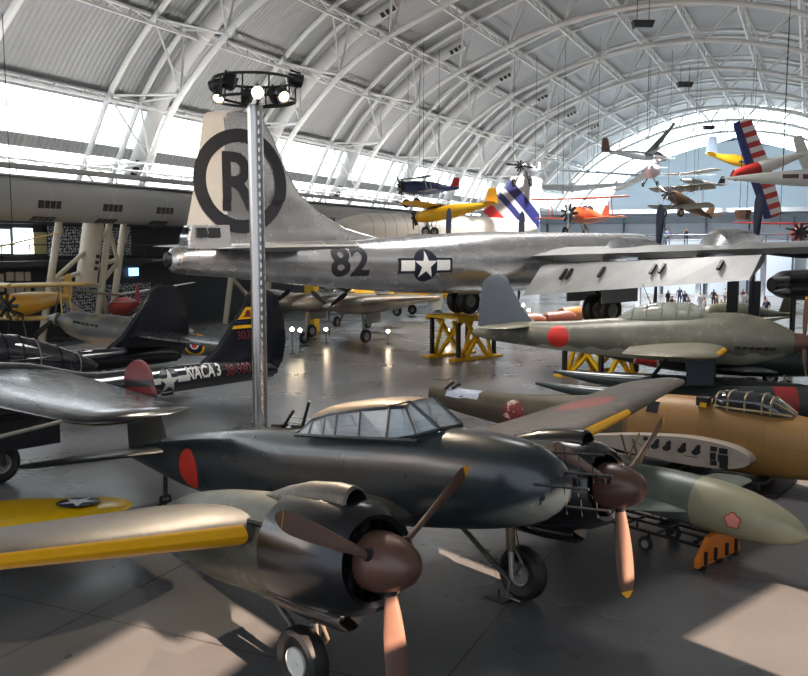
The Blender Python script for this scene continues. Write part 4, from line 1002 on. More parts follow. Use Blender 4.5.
M['o_pink'] = mat('blossom_pink', srgb(222, 140, 126), .5, 0, .05, 6); M['o_red'] = mat('blossom_red', srgb(150, 48, 40), .5, 0, .05, 6)
pet = []; petr = []
for k in range(5):
    a = pi/2+k*2*pi/5; cx, cz = -1.14+.075*cos(a), 1.00+.075*sin(a)
    pet.append(disc_poly(cx, cz, .062, 14)); petr.append(disc_poly(-1.14+.085*cos(a), 1.00+.085*sin(a), .075, 14))
decal('blossom_outline', petr, osf(.006), M['o_red'], oh, cuts=5)
decal('blossom_emblem', pet+[disc_poly(-1.14, 1.0, .05, 12)], osf(.011), M['o_pink'], oh, cuts=5)
# trolley
tr = root('bomb_trolley', 'black tubular trolley with an orange front board under the pale olive nose', 'trolley', (OX-3.2*cos(OPS), OY-3.2*sin(OPS), 0), (0, 0, OPS))
M['orange_wood'] = mat('orange_board', srgb(214, 120, 40), .5, 0, .12, 4, stretch=(1, .2, 4))
fr = MB()
for y in (-.42, .42):
    fr.beam((-2.6, y, .36), (1.5, y, .36), .05, .05); fr.beam((-2.6, y, .54), (1.5, y, .54), .04, .04)
    for k in range(7): fr.beam((-2.5+.65*k, y, .36), (-2.5+.65*k, y, .54), .03, .03)
for k in range(6): fr.beam((-2.5+.75*k, -.42, .36), (-2.5+.75*k, .42, .36), .04, .04)
fr.build('frame', M['black'], tr, smooth=0)
for x, zt in ((-1.9, .66), (.6, .58)):
    mb = MB(); mb.box((x, 0, (zt+.5)/2), (.14, .8, max(.06, zt-.5))); mb.build('saddle', M['black'], tr, smooth=0)
for x in (-2.2, .35):
    for y in (-.5, .5):
        wheel('trolley_wheel', tr, (x, y, .15), .15, .09, M['rubber'], M['hub_grey'])
        mb = MB(); mb.tube((x, y*.8, .15), (x, y*.8, .36), .03, n=6); mb.tube((x, y*.75, .15), (x, y, .15), .025, n=6); mb.build('wheel_fork', M['black'], tr)
mb = MB(); P = [(-.75, .06), (.75, .06), (.75, .2), (.40, .56), (.2, .60), (0, .565), (-.2, .60), (-.40, .56), (-.75, .2)]
mb.loft([[Vector((1.52+o, y, z)) for y, z in P] for o in (0, .09)]); bo = mb.build('front_board', M['orange_wood'], tr, smooth=0)
for y in (-.55, -.2, .2, .55):
    mb = MB(); mb.beam((1.64, y, .10), (1.64, y, .34), .05, .05); mb.build('board_bracket', M['black'], bo, smooth=0, loc=(0, 0, 0))
for y in (-.6, .0, .6):
    mb = MB(); mb.box((1.56, y, .04), (.16, .12, .08)); mb.build('foot', M['black'], tr, smooth=0)

# ================================================================ yellow wing with star, bottom left
M['t_yellow'] = mat('trainer_yellow', srgb(222, 176, 14), .35, 0, .06, 3, coat=.3)
ya = at_z(133, 507, 1.15); yb_ = at_z(-160, 532, 1.15); d = (ya-yb_); yl = d.length; yps = atan2(d.y, d.x)
yt = root('yellow_trainer', 'yellow aircraft wing with a dark-ringed white star, behind the near wing', 'airplane', (yb_.x, yb_.y, 0), (0, 0, yps-pi/2))
mb = MB(); wing(mb, [(-1.2, .42, 1.75, 1.08, .12, 0), (yl-1.9, .42, 1.75, 1.10, .12, 0), (yl-1.0, .34, 1.40, 1.11, .11, 0)], 14, 8, round_tip=1.0)
mb.M = Matrix(); mb.build('lower_wing', M['t_yellow'], yt)
mb = MB(); yfu = Fus([(2.2, .3, 2.3, 1.5, 2), (1.6, .5, 2.4, 1.2, 2), (-1, .5, 2.4, 1.1, 2), (-4.5, .1, 1.9, 1.5, 2)]); yfu.mesh(mb, 20, .4, -1.6); mb.build('fuselage', M['t_yellow'], yt)
ytop = lambda o: (lambda u, v: Vector((u, v, 1.115+5*(.2969*sqrt(max(.01, (.42-u)/1.75))-.126*(.42-u)/1.75-.3516*((.42-u)/1.75)**2+.2843*((.42-u)/1.75)**3-.1036*((.42-u)/1.75)**4)*.12*1.75+o)))
sy = yl-.95
decal('star_roundel', [disc_poly(-.42, sy, .38)], ytop(.006), M['b_navy'], yt, cuts=10)
decal('roundel_star', [star_poly(-.42, sy, .37, -pi/2)], ytop(.012), M['b_white'], yt, cuts=10)
for y, x in ((-.9, .2), (-2.3, .2)):
    wheel('main_wheel', yt, (x, y, .3), .3, .16, M['rubber'], M['hub_grey'], ax='y')
    mb = MB(); mb.tube((x, y+.12, .3), (x, y+.12, 1.25), .04, n=8); mb.build('landing_gear_leg', M['dark'], yt)
# ================================================================ helper for the smaller aircraft
def cam_basis(nr, nu, nt, up=(0, 0, 1)):
    """Rotation with the nose along (right, up, towards the viewer) as the photo shows it; up is a world direction."""
    x = (_rt*nr+_up*nu-_fw*nt).normalized(); u = Vector(up)
    y = u.cross(x).normalized(); z = x.cross(y)
    return Matrix((x, y, z)).transposed()
_pm = {}
def paint(rgb, rough=.4, metal=0.0):
    k = (rgb, rough, metal)
    if k not in _pm: _pm[k] = mat('paint_%02x%02x%02x' % rgb, srgb(*rgb), rough, metal, .08, 1.5)
    return _pm[k]
def small(name, label, cat, loc, rot, L, body, wings, r=None, tail=None, fin=None, prop=None, radial=None, wheels=(), canopy=None, struts=None, group=None, hang=None, nose='round', flip=1, ground=False):
    """One smaller aircraft: x forward with the nose at x=0, z up; wings are (z, x_LE, half_span, chord, tip_chord, dihedral, sweep, material)."""
    if ground:
        a = root(name, label, cat, (loc[0], loc[1], 0), rot.to_euler(), group)
        _OFF[a.name] = {'off': rot.transposed() @ Vector((0, 0, loc[2]))}
    else: a = root(name, label, cat, loc, rot.to_euler(), group)
    r = r or L*.075
    if nose == 'sharp': secs = [(0, .02, .02-r*.3, -.02-r*.3, 2), (-L*.08, r*.35, r*.25, -r*.5, 2), (-L*.25, r*.85, r*.85, -r*.85, 2)]
    elif nose == 'blunt': secs = [(0, r*.7, r*.7, -r*.7, 2), (-L*.04, r*.95, r*.95, -r*.95, 2), (-L*.25, r, r, -r, 2)]
    else: secs = [(0, .03, .03, -.03, 2), (-L*.015, r*.4, r*.4, -r*.4, 2), (-L*.07, r*.8, r*.8, -r*.8, 2), (-L*.25, r, r, -r, 2)]
    secs += [(-L*.45, r*.95, r*1.05, -r*.95, 2), (-L*.75, r*.5, r*.6, -r*.45, 2), (-L, r*.12, r*.3, r*.02, 2)]
    fu = Fus(secs); mb = MB(); fu.mesh(mb, 20, L/24); mb.build('fuselage', body, a)
    for (z, x, hs, c, ct, dih, sw, wm) in wings:
        for s in (-1, 1):
            mb = MB(); wing(mb, [(r*.1, -x, c, z, .12, 0), (hs*.9, -x-sw, ct, z+dih, .10, 0)], 10, 4, side=s, round_tip=hs*.1); mb.build('wing', wm, a)
    if struts and len(wings) > 1:
        z0, x0, hs0, c0 = wings[0][:4]; z1, x1 = wings[1][:2]
        for s in (-1, 1):
            mb = MB()
            for f in (.62,):
                mb.tube((-x0-c0*.2, s*hs0*f, z0+wings[0][5]*f), (-x1-c0*.2, s*hs0*f, z1+wings[1][5]*f), .035, n=5)
                mb.tube((-x0-c0*.7, s*hs0*f, z0+wings[0][5]*f), (-x1-c0*.7, s*hs0*f, z1+wings[1][5]*f), .035, n=5)
            mb.build('wing_strut', struts, a)
            mb = MB(); mb.tube((-x0-c0*.25, s*r*1.2, z0), (-x0-c0*.35, s*r*.7, r*.6), .03, n=5); mb.tube((-x0-c0*.75, s*r*1.2, z0), (-x0-c0*.6, s*r*.7, r*.6), .03, n=5); mb.build('cabane_strut', struts, a)
    if tail:
        hs, c, tm = tail
        for s in (-1, 1):
            mb = MB(); wing(mb, [(.02, -L+c*1.1, c, r*.35, .08, 0), (hs, -L+c*.85, c*.6, r*.35, .08, 0)], 8, 3, side=s, round_tip=hs*.12); mb.build('tailplane', tm, a)
    if fin:
        h, c, fm = fin; mb = MB(); wing(mb, [(r*.2, -L+c*1.1, c*1.15, 0, .08, 0), (r*.2+h*.85, -L+c*.65, c*.75, 0, .08, 0)], 8, 3, vertical=True, round_tip=h*.15); mb.build('tail_fin', fm, a)
    if radial:
        mb = MB(); mb.lathe([(.10, r*.35), (.12, r*.5), (-.02, r*.55), (-.05, r*.3)], (0, 0, 0), 'x', 14)
        for k in range(9):
            u = Vector((0, cos(2*pi*k/9), sin(2*pi*k/9))); mb.tube(u*r*.4, u*r*1.12, r*.17, n=7)
        mb.build('engine', radial, a)
    if prop:
        R_, pm, ang, n = prop
        mb = MB(); mb.lathe([(.30, .01), (.26, r*.16), (.08, r*.28), (.0, r*.28)], (0, 0, 0), 'x', 14); mb.build('spinner', pm, a)
        for k in range(n):
            mb = MB(); blade(mb, (.16, 0, 0), R(ang+360*k/n), .05, R_, R_*.16, (55, 20)); mb.build('propeller_blade', pm, a)
    for (x, y, z, wr) in wheels:
        wo = wheel('landing_wheel', a, (x, y, z), wr, wr*.5, M['rubber'], M['hub_grey'])
        mb = MB(); mb.tube((x, y*.8, z), (x*.9-.1, y*.35, -r*.7), .03, n=5); mb.tube((x, y*.8, z), (x*1.25-.3, y*.35, -r*.7), .025, n=5); mb.build('wheel_strut', M['dark'], a)
    if canopy:
        x, l, h, cm = canopy
        cf = Fus([(-x, .05, r*.9, r*.5, 2), (-x-l*.25, r*.6, r+h*.85, r*.5, 2), (-x-l*.6, r*.65, r+h, r*.5, 2), (-x-l, .08, r*.95, r*.5, 2)]); mb = MB(); cf.mesh(mb, 16, l/10); mb.build('canopy', cm, a)
    if hang:
        mb = MB(); inv = rot.transposed()
        for (x, y) in hang[0]:
            p = Vector((x, y, r*.8)); mb.tube(p, p+inv @ Vector((0, 0, hang[1])), .018, n=4)
        mb.build('hanging_wire', M['dark'], a)
    return a
LW = ((-.8, -.3), (-.8, .3))

# ================================================================ light pole with a ring of spotlights
PO = at_depth(257.5, 245, 22.0); PXp, PYp = PO.x, PO.y
M['pole'] = mat('brushed_pole_steel', (.50, .48, .46), .28, .9, .08, 3, stretch=(6, 6, .4))
lp = root('light_pole', 'tall shiny steel light pole with a ring of stage spotlights on top', 'light pole', (PXp, PYp, 0))
ztop = at_depth(256, 108, 22).z
mb = MB(); mb.lathe([(0, .26), (.02, .19), (ztop, .19), (ztop+.02, .15)], (0, 0, 0), 'z', 28); mb.build('pole', M['pole'], lp)
mb = MB(); mb.lathe([(0, .5), (.05, .5), (.07, .3)], (0, 0, 0), 'z', 24); mb.build('base_plate', M['dark'], lp)
mb = MB(); n_ = int(ztop/.22)
for k in range(n_):
    a = R(-30); mb.box((.205*cos(a), .205*sin(a), .3+k*.22), (.05, .05, .11))
mb.build('ladder_studs', M['pole'], lp, smooth=0)['kind'] = 'stuff'
for z in (ztop+.12, ztop+.62):
    mb = MB(); mb.path([(1.0*cos(2*pi*k/40), 1.0*sin(2*pi*k/40), z) for k in range(40)], .035, 8, closed=True); mb.build('ring_rail', M['dark'], lp)
for k in range(10):
    mb = MB(); a = 2*pi*k/10; mb.tube((cos(a), sin(a), ztop+.12), (cos(a), sin(a), ztop+.62), .022, n=6)
    mb.build('ring_post', M['dark'], lp)
mb = MB()
for k in range(4):
    a = pi/4+pi/2*k; mb.tube((.2*cos(a), .2*sin(a), ztop), (cos(a), sin(a), ztop+.15), .03, n=6)
mb.build('ring_spoke', M['dark'], lp)
vd = Vector((-PXp, -PYp, 0)).normalized(); sd_ = Vector((-vd.y, vd.x, 0))      # toward viewer; viewer's right is -sd_... 
right = Vector((cos(CAM_A), sin(CAM_A), 0))
SPOTS = [(-.86, .55, .16, (-.25, .85, -.85), 1), (0.06, 1.0, .16, (.05, 1, -.22), 2), (.66, .75, .14, (.3, .8, -.5), 1), (1.02, .05, .62, (.95, -.3, -.2), 0), (-.95, -.25, .55, (-.9, -.3, -.3), 0), (-.6, .8, .45, (-.3, .3, -.9), 0), (-.2, -.98, .4, (-.1, -1, -.3), 1), (.5, -.9, .4, (.4, -.9, -.4), 1)]
M['spot_on'] = emit('spotlight_lens_lit', (1.0, .80, .55), 5); M['spot_hot'] = emit('spotlight_lens_bright', (1.0, .82, .55), 90); M['spot_off'] = mat('spotlight_lens_dark', (.05, .05, .05), .1, 0, .1, 4)
for (a, b_, h, d, on) in SPOTS:
    p = right*a+vd*b_+Vector((0, 0, ztop+h)); dd = (right*d[0]+vd*d[1]+Vector((0, 0, d[2]))).normalized()
    q = dd.to_track_quat('Z', 'Y').to_matrix(); mb = MB(); mb.M = Matrix.Translation(p) @ q.to_4x4()
    mb.lathe([(-.22, .05), (-.20, .12), (.02, .15), (.16, .16), (.17, .145), (.10, .13)], (0, 0, 0), 'z', 18)
    mb.box((0, .18, -.05), (.05, .04, .28)); mb.box((0, -.18, -.05), (.05, .04, .28))
    s_ = mb.build('spotlight', M['black'], lp)
    mb = MB(); mb.M = Matrix.Translation(p) @ q.to_4x4(); mb.lathe([(.12, .125), (.135, .09), (.14, .01)], (0, 0, 0), 'z', 18)
    mb.build('spotlight_lens', [M['spot_off'], M['spot_on'], M['spot_hot']][on], s_, loc=(0, 0, 0))

# ================================================================ long white air duct on the left, its towers and the gallery below
mb = MB(); y0, y1 = 26.0, 150.0
mb.tube((-38.5, y0, 8.3), (-38.5, y1, 8.3), 1.13, n=32)
du = tag(mb.build('wall_duct', M['roof_white']), 'long thick white air duct running level along the left side of the hall', 'duct')
for k in range(1, 26):
    y = 26+4.7*k; mb = MB(); mb.tube((-38.5, y-.04, 8.3), (-38.5, y+.04, 8.3), 1.145, n=32); mb.build('duct_band', M['white_metal'], du)
for u in (50, 113, 165, 205, 330, 350):
    p = at_x(u, 210, -37.4)
    for a, dx in ((R(-12), 1), (R(-62), .8)):
        mb = MB(); c_ = Vector((-38.5+1.13*cos(a), p.y, 8.3+1.13*sin(a))); rot = Matrix.Rotation(-a, 3, 'Y')
        mb.box(c_, (.05, 1.55, .42), rot=rot); g = mb.build('duct_grille', M['black'], du, smooth=0)
        for q in range(3):
            mb = MB(); mb.box(c_+rot @ Vector((.02, -.4+.4*q, 0)), (.04, .06, .42), rot=rot)
            mb.build('grille_bar', M['hub_grey'], g, smooth=0, loc=(0, 0, 0))
# catwalk rail above the duct
for X_, z_ in ((-37.8, 9.9),):
    mb = MB()
    for h in (0, .55, 1.05): mb.tube((X_, 26, z_+h), (X_, 150, z_+h), .03, n=5)
    for k in range(50): mb.tube((X_, 26+2.5*k, z_-.28), (X_, 26+2.5*k, z_+1.05), .03, n=5)
    tag(mb.build('catwalk_railing', M['white_metal']), 'thin white catwalk railing above the long air duct', 'railing')
    mb = MB(); mb.box((-39.5, 88, 9.54), (3.0, 124, .10)); tag(mb.build('catwalk', M['white_metal'], smooth=0), 'narrow white catwalk on top of the long air duct', 'catwalk')
# white tubular tower holding the duct
M['cream'] = mat('cream_steel', srgb(196, 186, 166), .5, 0, .05, 1)
def tower(Y, label):
    t = root('duct_tower', label, 'tower', (-39.4, Y, 0), group=None)
    cols = [((.0, -2.8), (.0, -4.6)), ((.2, 1.0), (.2, -.6)), ((-.2, 2.7), (-.2, 1.0))]
    P = []
    for top, bot in cols:
        mb = MB(); a, b_ = Vector((bot[0], bot[1], 0)), Vector((top[0], top[1], 7.4)); mb.tube(a, b_, .21, n=14); mb.build('column', M['cream'], t); P.append((a, b_))
    def br(i, fi, j, fj, r=.14):
        mb = MB(); mb.tube(P[i][0].lerp(P[i][1], fi), P[j][0].lerp(P[j][1], fj), r, n=8); mb.build('brace', M['cream'], t)
    br(0, .50, 1, .92); br(0, .50, 2, .68); br(0, .50, 1, .46); br(0, .48, 1, .10); br(0, .46, 2, .06); br(1, .95, 2, .62); br(1, .5, 2, .66); br(1, .46, 2, .04)
    mb = MB(); mb.tube((0, -.15, 7.2), (0, -.95, 3.6), .62, n=20); d = mb.build('drop_duct', M['cream'], t)
    mb = MB()
    for q in range(3): mb.box((.6, -.55-.09*q, 5.2-.36*q), (.12, .24, .22))
    mb.build('duct_vent', M['black'], d, smooth=0, loc=(0, 0, 0))
    return t
tower(40.6, 'cream tubular steel tower with a drop duct under the long white duct')
t_ = tower(58.0, 'second cream tubular tower behind the tail of the silver bomber')
# gallery wall
GXw = -44.0
M['dark_wall'] = mat('gallery_dark_wall', srgb(40, 40, 44), .6, 0, .1, .6)
M['dots'], nt, b = _nodes('white_dotted_glass')
tc = nt.nodes.new('ShaderNodeTexCoord'); vo = nt.nodes.new('ShaderNodeTexVoronoi'); vo.inputs['Scale'].default_value = 5.0; vo.inputs['Randomness'].default_value = .55
nt.links.new(tc.outputs['Object'], vo.inputs['Vector'])
nt.links.new(_mix(nt, _math(nt, 'LESS_THAN', vo.outputs['Distance'], .40), (.03, .032, .04), srgb(190, 195, 205)), b.inputs['Base Color']); b.inputs['Roughness'].default_value = .3
mb = MB(); mb.box((GXw, 60, 3.6), (.4, 140, 7.2)); struct(mb.build('wall_left', M['dark_wall'], smooth=0))
mb = MB(); mb.box((GXw+.4, 60, 7.3), (1.2, 140, .25)); mb.box((GXw+1.0, 60, 4.75), (2.0, 140, .35)); struct(mb.build('trim_2', M['dark_wall'], smooth=0))
def wallpanel(name, kind, label, cat, u0, v0, u1, v1, m, dx=.25, group=None, frame=None):
    a, b_ = at_x(u0, v1, GXw+dx), at_x(u1, v0, GXw+dx); zc_ = (a.z+b_.z)/2
    pa, pb_ = at_x(u0, v0, GXw+dx), at_x(u1, v0, GXw+dx)
    z1 = pa.z; z0 = at_x(u0, v1, GXw+dx).z
    mb = MB(); mb.box((GXw+dx, (pa.y+pb_.y)/2, (z0+z1)/2), (.1, pb_.y-pa.y, z1-z0)); o = mb.build(name, m, smooth=0)
    if kind == 'structure': struct(o)
    else: tag(o, label, cat, group)
    return o
M['win_lit'] = emit('gallery_window_lit', (.85, .95, 1.0), 2.6)
wallpanel('window_4', 'structure', '', '', -60, 228, 9, 254, M['win_lit']); wallpanel('window_5', 'structure', '', '', 13, 228, 32, 254, M['win_lit'])
wallpanel('partition_panel', 'thing', 'pale yellow wall panel beside the bright gallery windows', 'panel', 33, 232, 47, 254, mat('pale_yellow', srgb(200, 190, 140), .6, 0, .04, 1))
wallpanel('dotted_screen', 'thing', 'white-dotted dark glass screen on the upper gallery behind the cream tower', 'screen', 47, 226, 130, 257, M['dots'], .4)
wallpanel('dotted_screen', 'thing', 'white-dotted dark screen at floor level left of the black twin tails', 'screen', 62, 287, 150, 318, M['dots'], .6)
wallpanel('television', 'thing', 'small lit blue-white screen on the dark gallery wall', 'screen', 129, 268, 138, 276, emit('tv_blue', (.35, .65, 1.0), 1.6), .4)
for k, (u0, u1, v0, v1) in enumerate(((-6, 3, 274, 292), (6, 13, 272, 281), (15, 23, 272, 281), (25, 30, 272, 281), (7, 14, 284, 296), (16, 23, 284, 296), (25, 30, 284, 296), (35, 52, 285, 300))):
    wallpanel('display_board', 'thing', 'cream display panel on the dark wall below the gallery', 'panel', u0, v0, u1, v1, paint((190, 182, 164)), .3, 'cream display panels below the gallery')
mb = MB()
for h in (5.2, 5.9): mb.tube((GXw+1.9, 20, h), (GXw+1.9, 120, h), .035, n=5)
for k in range(50): mb.tube((GXw+1.9, 20+2*k, 4.9), (GXw+1.9, 20+2*k, 5.9), .035, n=5)
tag(mb.build('gallery_railing', M['black']), 'black metal railing along the left gallery floor', 'railing')

# ================================================================ far walkway with visitors and pale panels
wz = 5.75
M['walk'] = mat('walkway_grey_white', srgb(205, 214, 224), .5, 0, .05, .4)
WA, WB = at_depth(560, 240, 84), at_depth(860, 240, 70); wd = (WB-WA); wd.z = 0; wl = wd.length; wdn = wd.normalized(); wps = atan2(wd.y, wd.x); wn = Vector((-wdn.y, wdn.x, 0))
wk = root('walkway', 'raised pale walkway with a dark railing across the far end of the hall', 'walkway', (WA.x, WA.y, 0), (0, 0, wps))
mb = MB(); mb.box((wl/2, 1.2, wz-.15), (wl, 2.6, .3)); mb.build('deck', M['walk'], wk, smooth=0)
mb = MB()
for h in (.1, .6, 1.05): mb.tube((0, 0, wz+h), (wl, 0, wz+h), .05 if h > 1 else .03, n=5)
for k in range(int(wl/1.7)): mb.tube((k*1.7, 0, wz), (k*1.7, 0, wz+1.05), .04, n=5)
mb.build('railing', M['navy'], wk)
for k in range(5):
    mb = MB(); mb.box((2+k*(wl-4)/4, 1.2, wz/2-.15), (.4, .4, wz-.3)); mb.build('post', M['walk'], wk, smooth=0)
M['panel_blue'] = mat('far_panels_blue_white', srgb(205, 220, 234), .6, 0, .05, .2)
PA, PB = at_depth(540, 225, 112), at_depth(900, 225, 96); pd = PB-PA; pl = Vector((pd.x, pd.y)).length; pps = atan2(pd.y, pd.x)
pw = root('far_gallery', 'pale blue-white far gallery wall with dark upright posts behind the walkway', 'wall unit', (PA.x, PA.y, 0), (0, 0, pps))
mb = MB(); mb.box((pl/2, .3, 4.9), (pl, .3, 9.8)); mb.build('panel_wall', M['panel_blue'], pw, smooth=0)
mb = MB(); mb.box((pl/2, 0, 10.0), (pl, 1.4, .5)); mb.build('ledge', M['walk'], pw, smooth=0)
mb = MB(); mb.box((pl/2, -.1, 9.0), (pl, .3, .9)); mb.build('glass_band', paint((140, 156, 172), .25), pw, smooth=0)
for k in range(9):
    mb = MB(); mb.box((1+k*(pl-2)/8, -.1, 4.6), (.22, .3, 9.2)); mb.build('post', paint((60, 76, 92)), pw, smooth=0)

def person(loc, face, top, legs_c, pose='stand', label=None, group=None, h=1.72):
    a = tag(None, None, None) if False else None
    mb = bmesh.new(); sk = mb.verts.layers.skin.verify()
    J = {'pelvis': (0, 0, .92), 'chest': (.02, 0, 1.25), 'neck': (.0, 0, 1.45), 'head': (.02, 0, 1.58), 'crown': (.01, 0, 1.70)}
    rad = {'pelvis': .15, 'chest': .17, 'neck': .06, 'head': .10, 'crown': .07}
    for s, n in ((-1, 'r'), (1, 'l')):
        J['hip'+n] = (0, s*.10, .86); J['knee'+n] = (.03*s+.02, s*.11, .48); J['ank'+n] = (-.02+.05*s, s*.11, .07); J['toe'+n] = (.14+.05*s, s*.12, .035)
        J['sho'+n] = (0, s*.20, 1.38); J['elb'+n] = (-.03, s*.27, 1.10); J['han'+n] = (.12, s*.25, .88); J['fin'+n] = (.17, s*.24, .80)
        rad.update({'hip'+n: .10, 'knee'+n: .065, 'ank'+n: .045, 'toe'+n: .04, 'sho'+n: .07, 'elb'+n: .045, 'han'+n: .035, 'fin'+n: .025})
    if pose == 'lean':
        for k in ('chest', 'neck', 'head', 'crown'): J[k] = (J[k][0]+(J[k][2]-.92)*.55, J[k][1], .92+(J[k][2]-.92)*.85)
        for n in 'rl':
            s = -1 if n == 'r' else 1
            J['sho'+n] = (.26, s*.19, 1.28); J['elb'+n] = (.42, s*.22, 1.08); J['han'+n] = (.60, s*.16, 1.10); J['fin'+n] = (.68, s*.14, 1.10)
    E = [('pelvis', 'chest'), ('chest', 'neck'), ('neck', 'head'), ('head', 'crown')]
    for n in 'rl': E += [('pelvis', 'hip'+n), ('hip'+n, 'knee'+n), ('knee'+n, 'ank'+n), ('ank'+n, 'toe'+n), ('chest', 'sho'+n), ('sho'+n, 'elb'+n), ('elb'+n, 'han'+n), ('han'+n, 'fin'+n)]
    V_ = {}
    for k, p in J.items():
        v = mb.verts.new([c*h/1.72 for c in p]); v[sk].radius = (rad[k], rad[k]); V_[k] = v
        if k == 'pelvis': v[sk].use_root = True
    for a_, b_ in E: mb.edges.new((V_[a_], V_[b_]))
    me = bpy.data.meshes.new('person'); mb.to_mesh(me); mb.free()
    o = bpy.data.objects.new('person', me); C.objects.link(o)
    o.modifiers.new('skin', 'SKIN'); ss = o.modifiers.new('sub', 'SUBSURF'); ss.levels = 1; ss.render_levels = 1
    dg = bpy.context.evaluated_depsgraph_get(); m2 = bpy.data.meshes.new_from_object(o.evaluated_get(dg)); o.modifiers.clear(); o.data = m2; m2.name = 'person'
    skin = paint((176, 130, 104)); hair = paint((50, 38, 30))
    for mm in (paint(top), paint(legs_c), skin, hair, paint((30, 28, 28))): m2.materials.append(mm)
    for p in m2.polygons:
        c = p.center*(1.72/h)
        p.material_index = 4 if c.z < .09 else 1 if c.z < .90 else (3 if (c.z > 1.60 and pose == 'stand' and c.x < .05) or c.z > 1.66 else 2 if (c.z > 1.46 and pose == 'stand') or (pose == 'lean' and c.x > .27 and c.z > 1.36) else 2 if (abs(c.y) > .2 and c.z < 1.0 and pose == 'stand') else 0)
    m2.shade_smooth()
    o.location = loc; o.rotation_euler = (0, 0, face)
    return tag(o, label, 'person', group)
Rm = Matrix.Rotation(wps, 3, 'Z')
p1 = at_depth(668, 240, 77.5); p2 = at_depth(687, 240, 76.6)
def on_walk(u):
    r_ = _ray(u, 240); n = wn; t = (WA+wn*.75-_eye).dot(n)/r_.dot(n); q = _eye+r_*t; return (q.x, q.y, wz)
person(on_walk(668), wps+R(-70), (110, 120, 150), (70, 76, 100), 'stand', 'person standing upright in a blue-grey shirt on the far walkway', None)
person(on_walk(686), wps+R(-75), (36, 42, 66), (40, 46, 60), 'lean', 'person in dark clothes leaning on the far walkway railing', None)

# crowd on the floor beyond the silver bomber's wing
rs = random.Random(3)
cols = [(40, 44, 58), (150, 150, 156), (90, 40, 44), (60, 66, 90), (180, 176, 168), (36, 34, 36), (110, 96, 80)]
for k in range(26):
    u = 664+((k*37) % 26)*4.2+rs.random()*1.5; d_ = 61+k*1.05
    q = at_depth(u, 245, d_); person((q.x, q.y, 0), rs.random()*6.28, cols[k % 7], cols[(k*3+1) % 7], 'stand', 'small distant visitor standing on the floor beneath the silver wing', 'visitors on the far floor', 1.6+rs.random()*.2)
person((at_depth(706, 290, 50).x, at_depth(706, 290, 50).y, 0), CAM_A+R(-90), (46, 44, 46), (34, 32, 34), 'stand', 'dark-clothed person standing nearest, just above the floatplane cowling', None)
# ================================================================ aircraft hanging and standing in the background
WH = M['white']; blk = paint((28, 28, 30)); cream = paint((214, 204, 180)); grey = paint((120, 122, 120)); brown = paint((92, 70, 54))
HG = 'aircraft hung from the roof'
yel = paint((226, 172, 24)); orange = paint((178, 84, 46)); redp = paint((170, 40, 34)); blue = paint((36, 52, 96)); silver = paint((168, 172, 176), .35, .4); dgrey = paint((78, 82, 84))
tan_ = paint((168, 138, 100)); olive = paint((92, 90, 72))
# blue and red little biplane
small('biplane', 'small blue and red biplane hanging left of the yellow high-wing plane', 'airplane', at_depth(401, 187, 70), cam_basis(-.85, -.05, .5), 5.6, blue,
      [(.75, 1.0, 2.6, .9, .8, .05, 0, brown), (-.35, 1.3, 2.4, .85, .8, .1, 0, silver)], r=.55, tail=(1.0, .8, blue), fin=(.9, .8, redp), prop=(.9, blk, 20, 2), radial=blk, wheels=((-1.0, -.8, -1.25, .38), (-1.0, .8, -1.25, .38)), struts=silver, hang=(((-1.2, -.9), (-1.2, .9)), 9))
# yellow high-wing light plane
small('light_plane', 'yellow high-wing light plane hanging above the silver bomber fuselage', 'airplane', at_depth(415, 218, 66), cam_basis(-.90, -.10, -.42), 6.6, yel,
      [(.62, .9, 4.9, 1.45, 1.35, .12, 0, yel)], r=.52, tail=(1.4, .95, yel), fin=(1.1, .95, yel), prop=(.95, blk, 15, 2), radial=blk, wheels=((-1.1, -.85, -1.2, .36), (-1.1, .85, -1.2, .36)), canopy=(.9, 1.8, .25, M['glass_dark']), hang=(((-1.4, -1.5), (-1.4, 1.5)), 12))
# long white airliner with a striped fin
ta, na = at_depth(534, 231, 80), at_depth(328, 224, 67); ax = (na-ta); Lz = ax.length; axn = ax.normalized()
al = root('airliner', 'long white airliner behind the silver bomber, blue and white stripes on its fin', 'airplane', (ta.x, ta.y, 0), (0, 0, atan2(axn.y, axn.x)))
_OFF[al.name] = {'off': Vector((0, 0, (ta.z+na.z)/2-.4))}
af_ = Fus([(0, .3, .9, .2, 2), (2, .8, 1.2, -.4, 2), (5, 1.2, 1.4, -1.1, 2), (9, 1.4, 1.45, -1.35, 2), (Lz-4, 1.4, 1.45, -1.35, 2), (Lz-1, 1.0, .9, -1.0, 2), (Lz, .1, .1, -.1, 2)])
M['air_white'] = mat('airliner_cream_white', srgb(206, 200, 190), .4, 0, .05, .3, overlays=[('stripes', 'xz', 11, Lz-3, 1.1, .06, srgb(150, 140, 128))])
mb = MB(); af_.mesh(mb, 28, .8); mb.build('fuselage', M['air_white'], al)
M['air_fin'] = mat('airliner_striped_fin', srgb(190, 187, 184), .4, 0, .03, 1, overlays=[('slant', 'xz', .80, .9, 2.3, srgb(40, 42, 96)), ('slant', 'xz', .80, -.6, .2, srgb(40, 42, 96)), ('slant', 'xz', .80, -3.2, -1.8, srgb(196, 50, 48))])
mb = MB(); wing(mb, [(.6, 7.6, 8.2, 0, .07, 0), (4.9, 3.0, 4.0, 0, .07, 0)], 14, 6, vertical=True, round_tip=.3); mb.build('tail_fin', M['air_fin'], al)
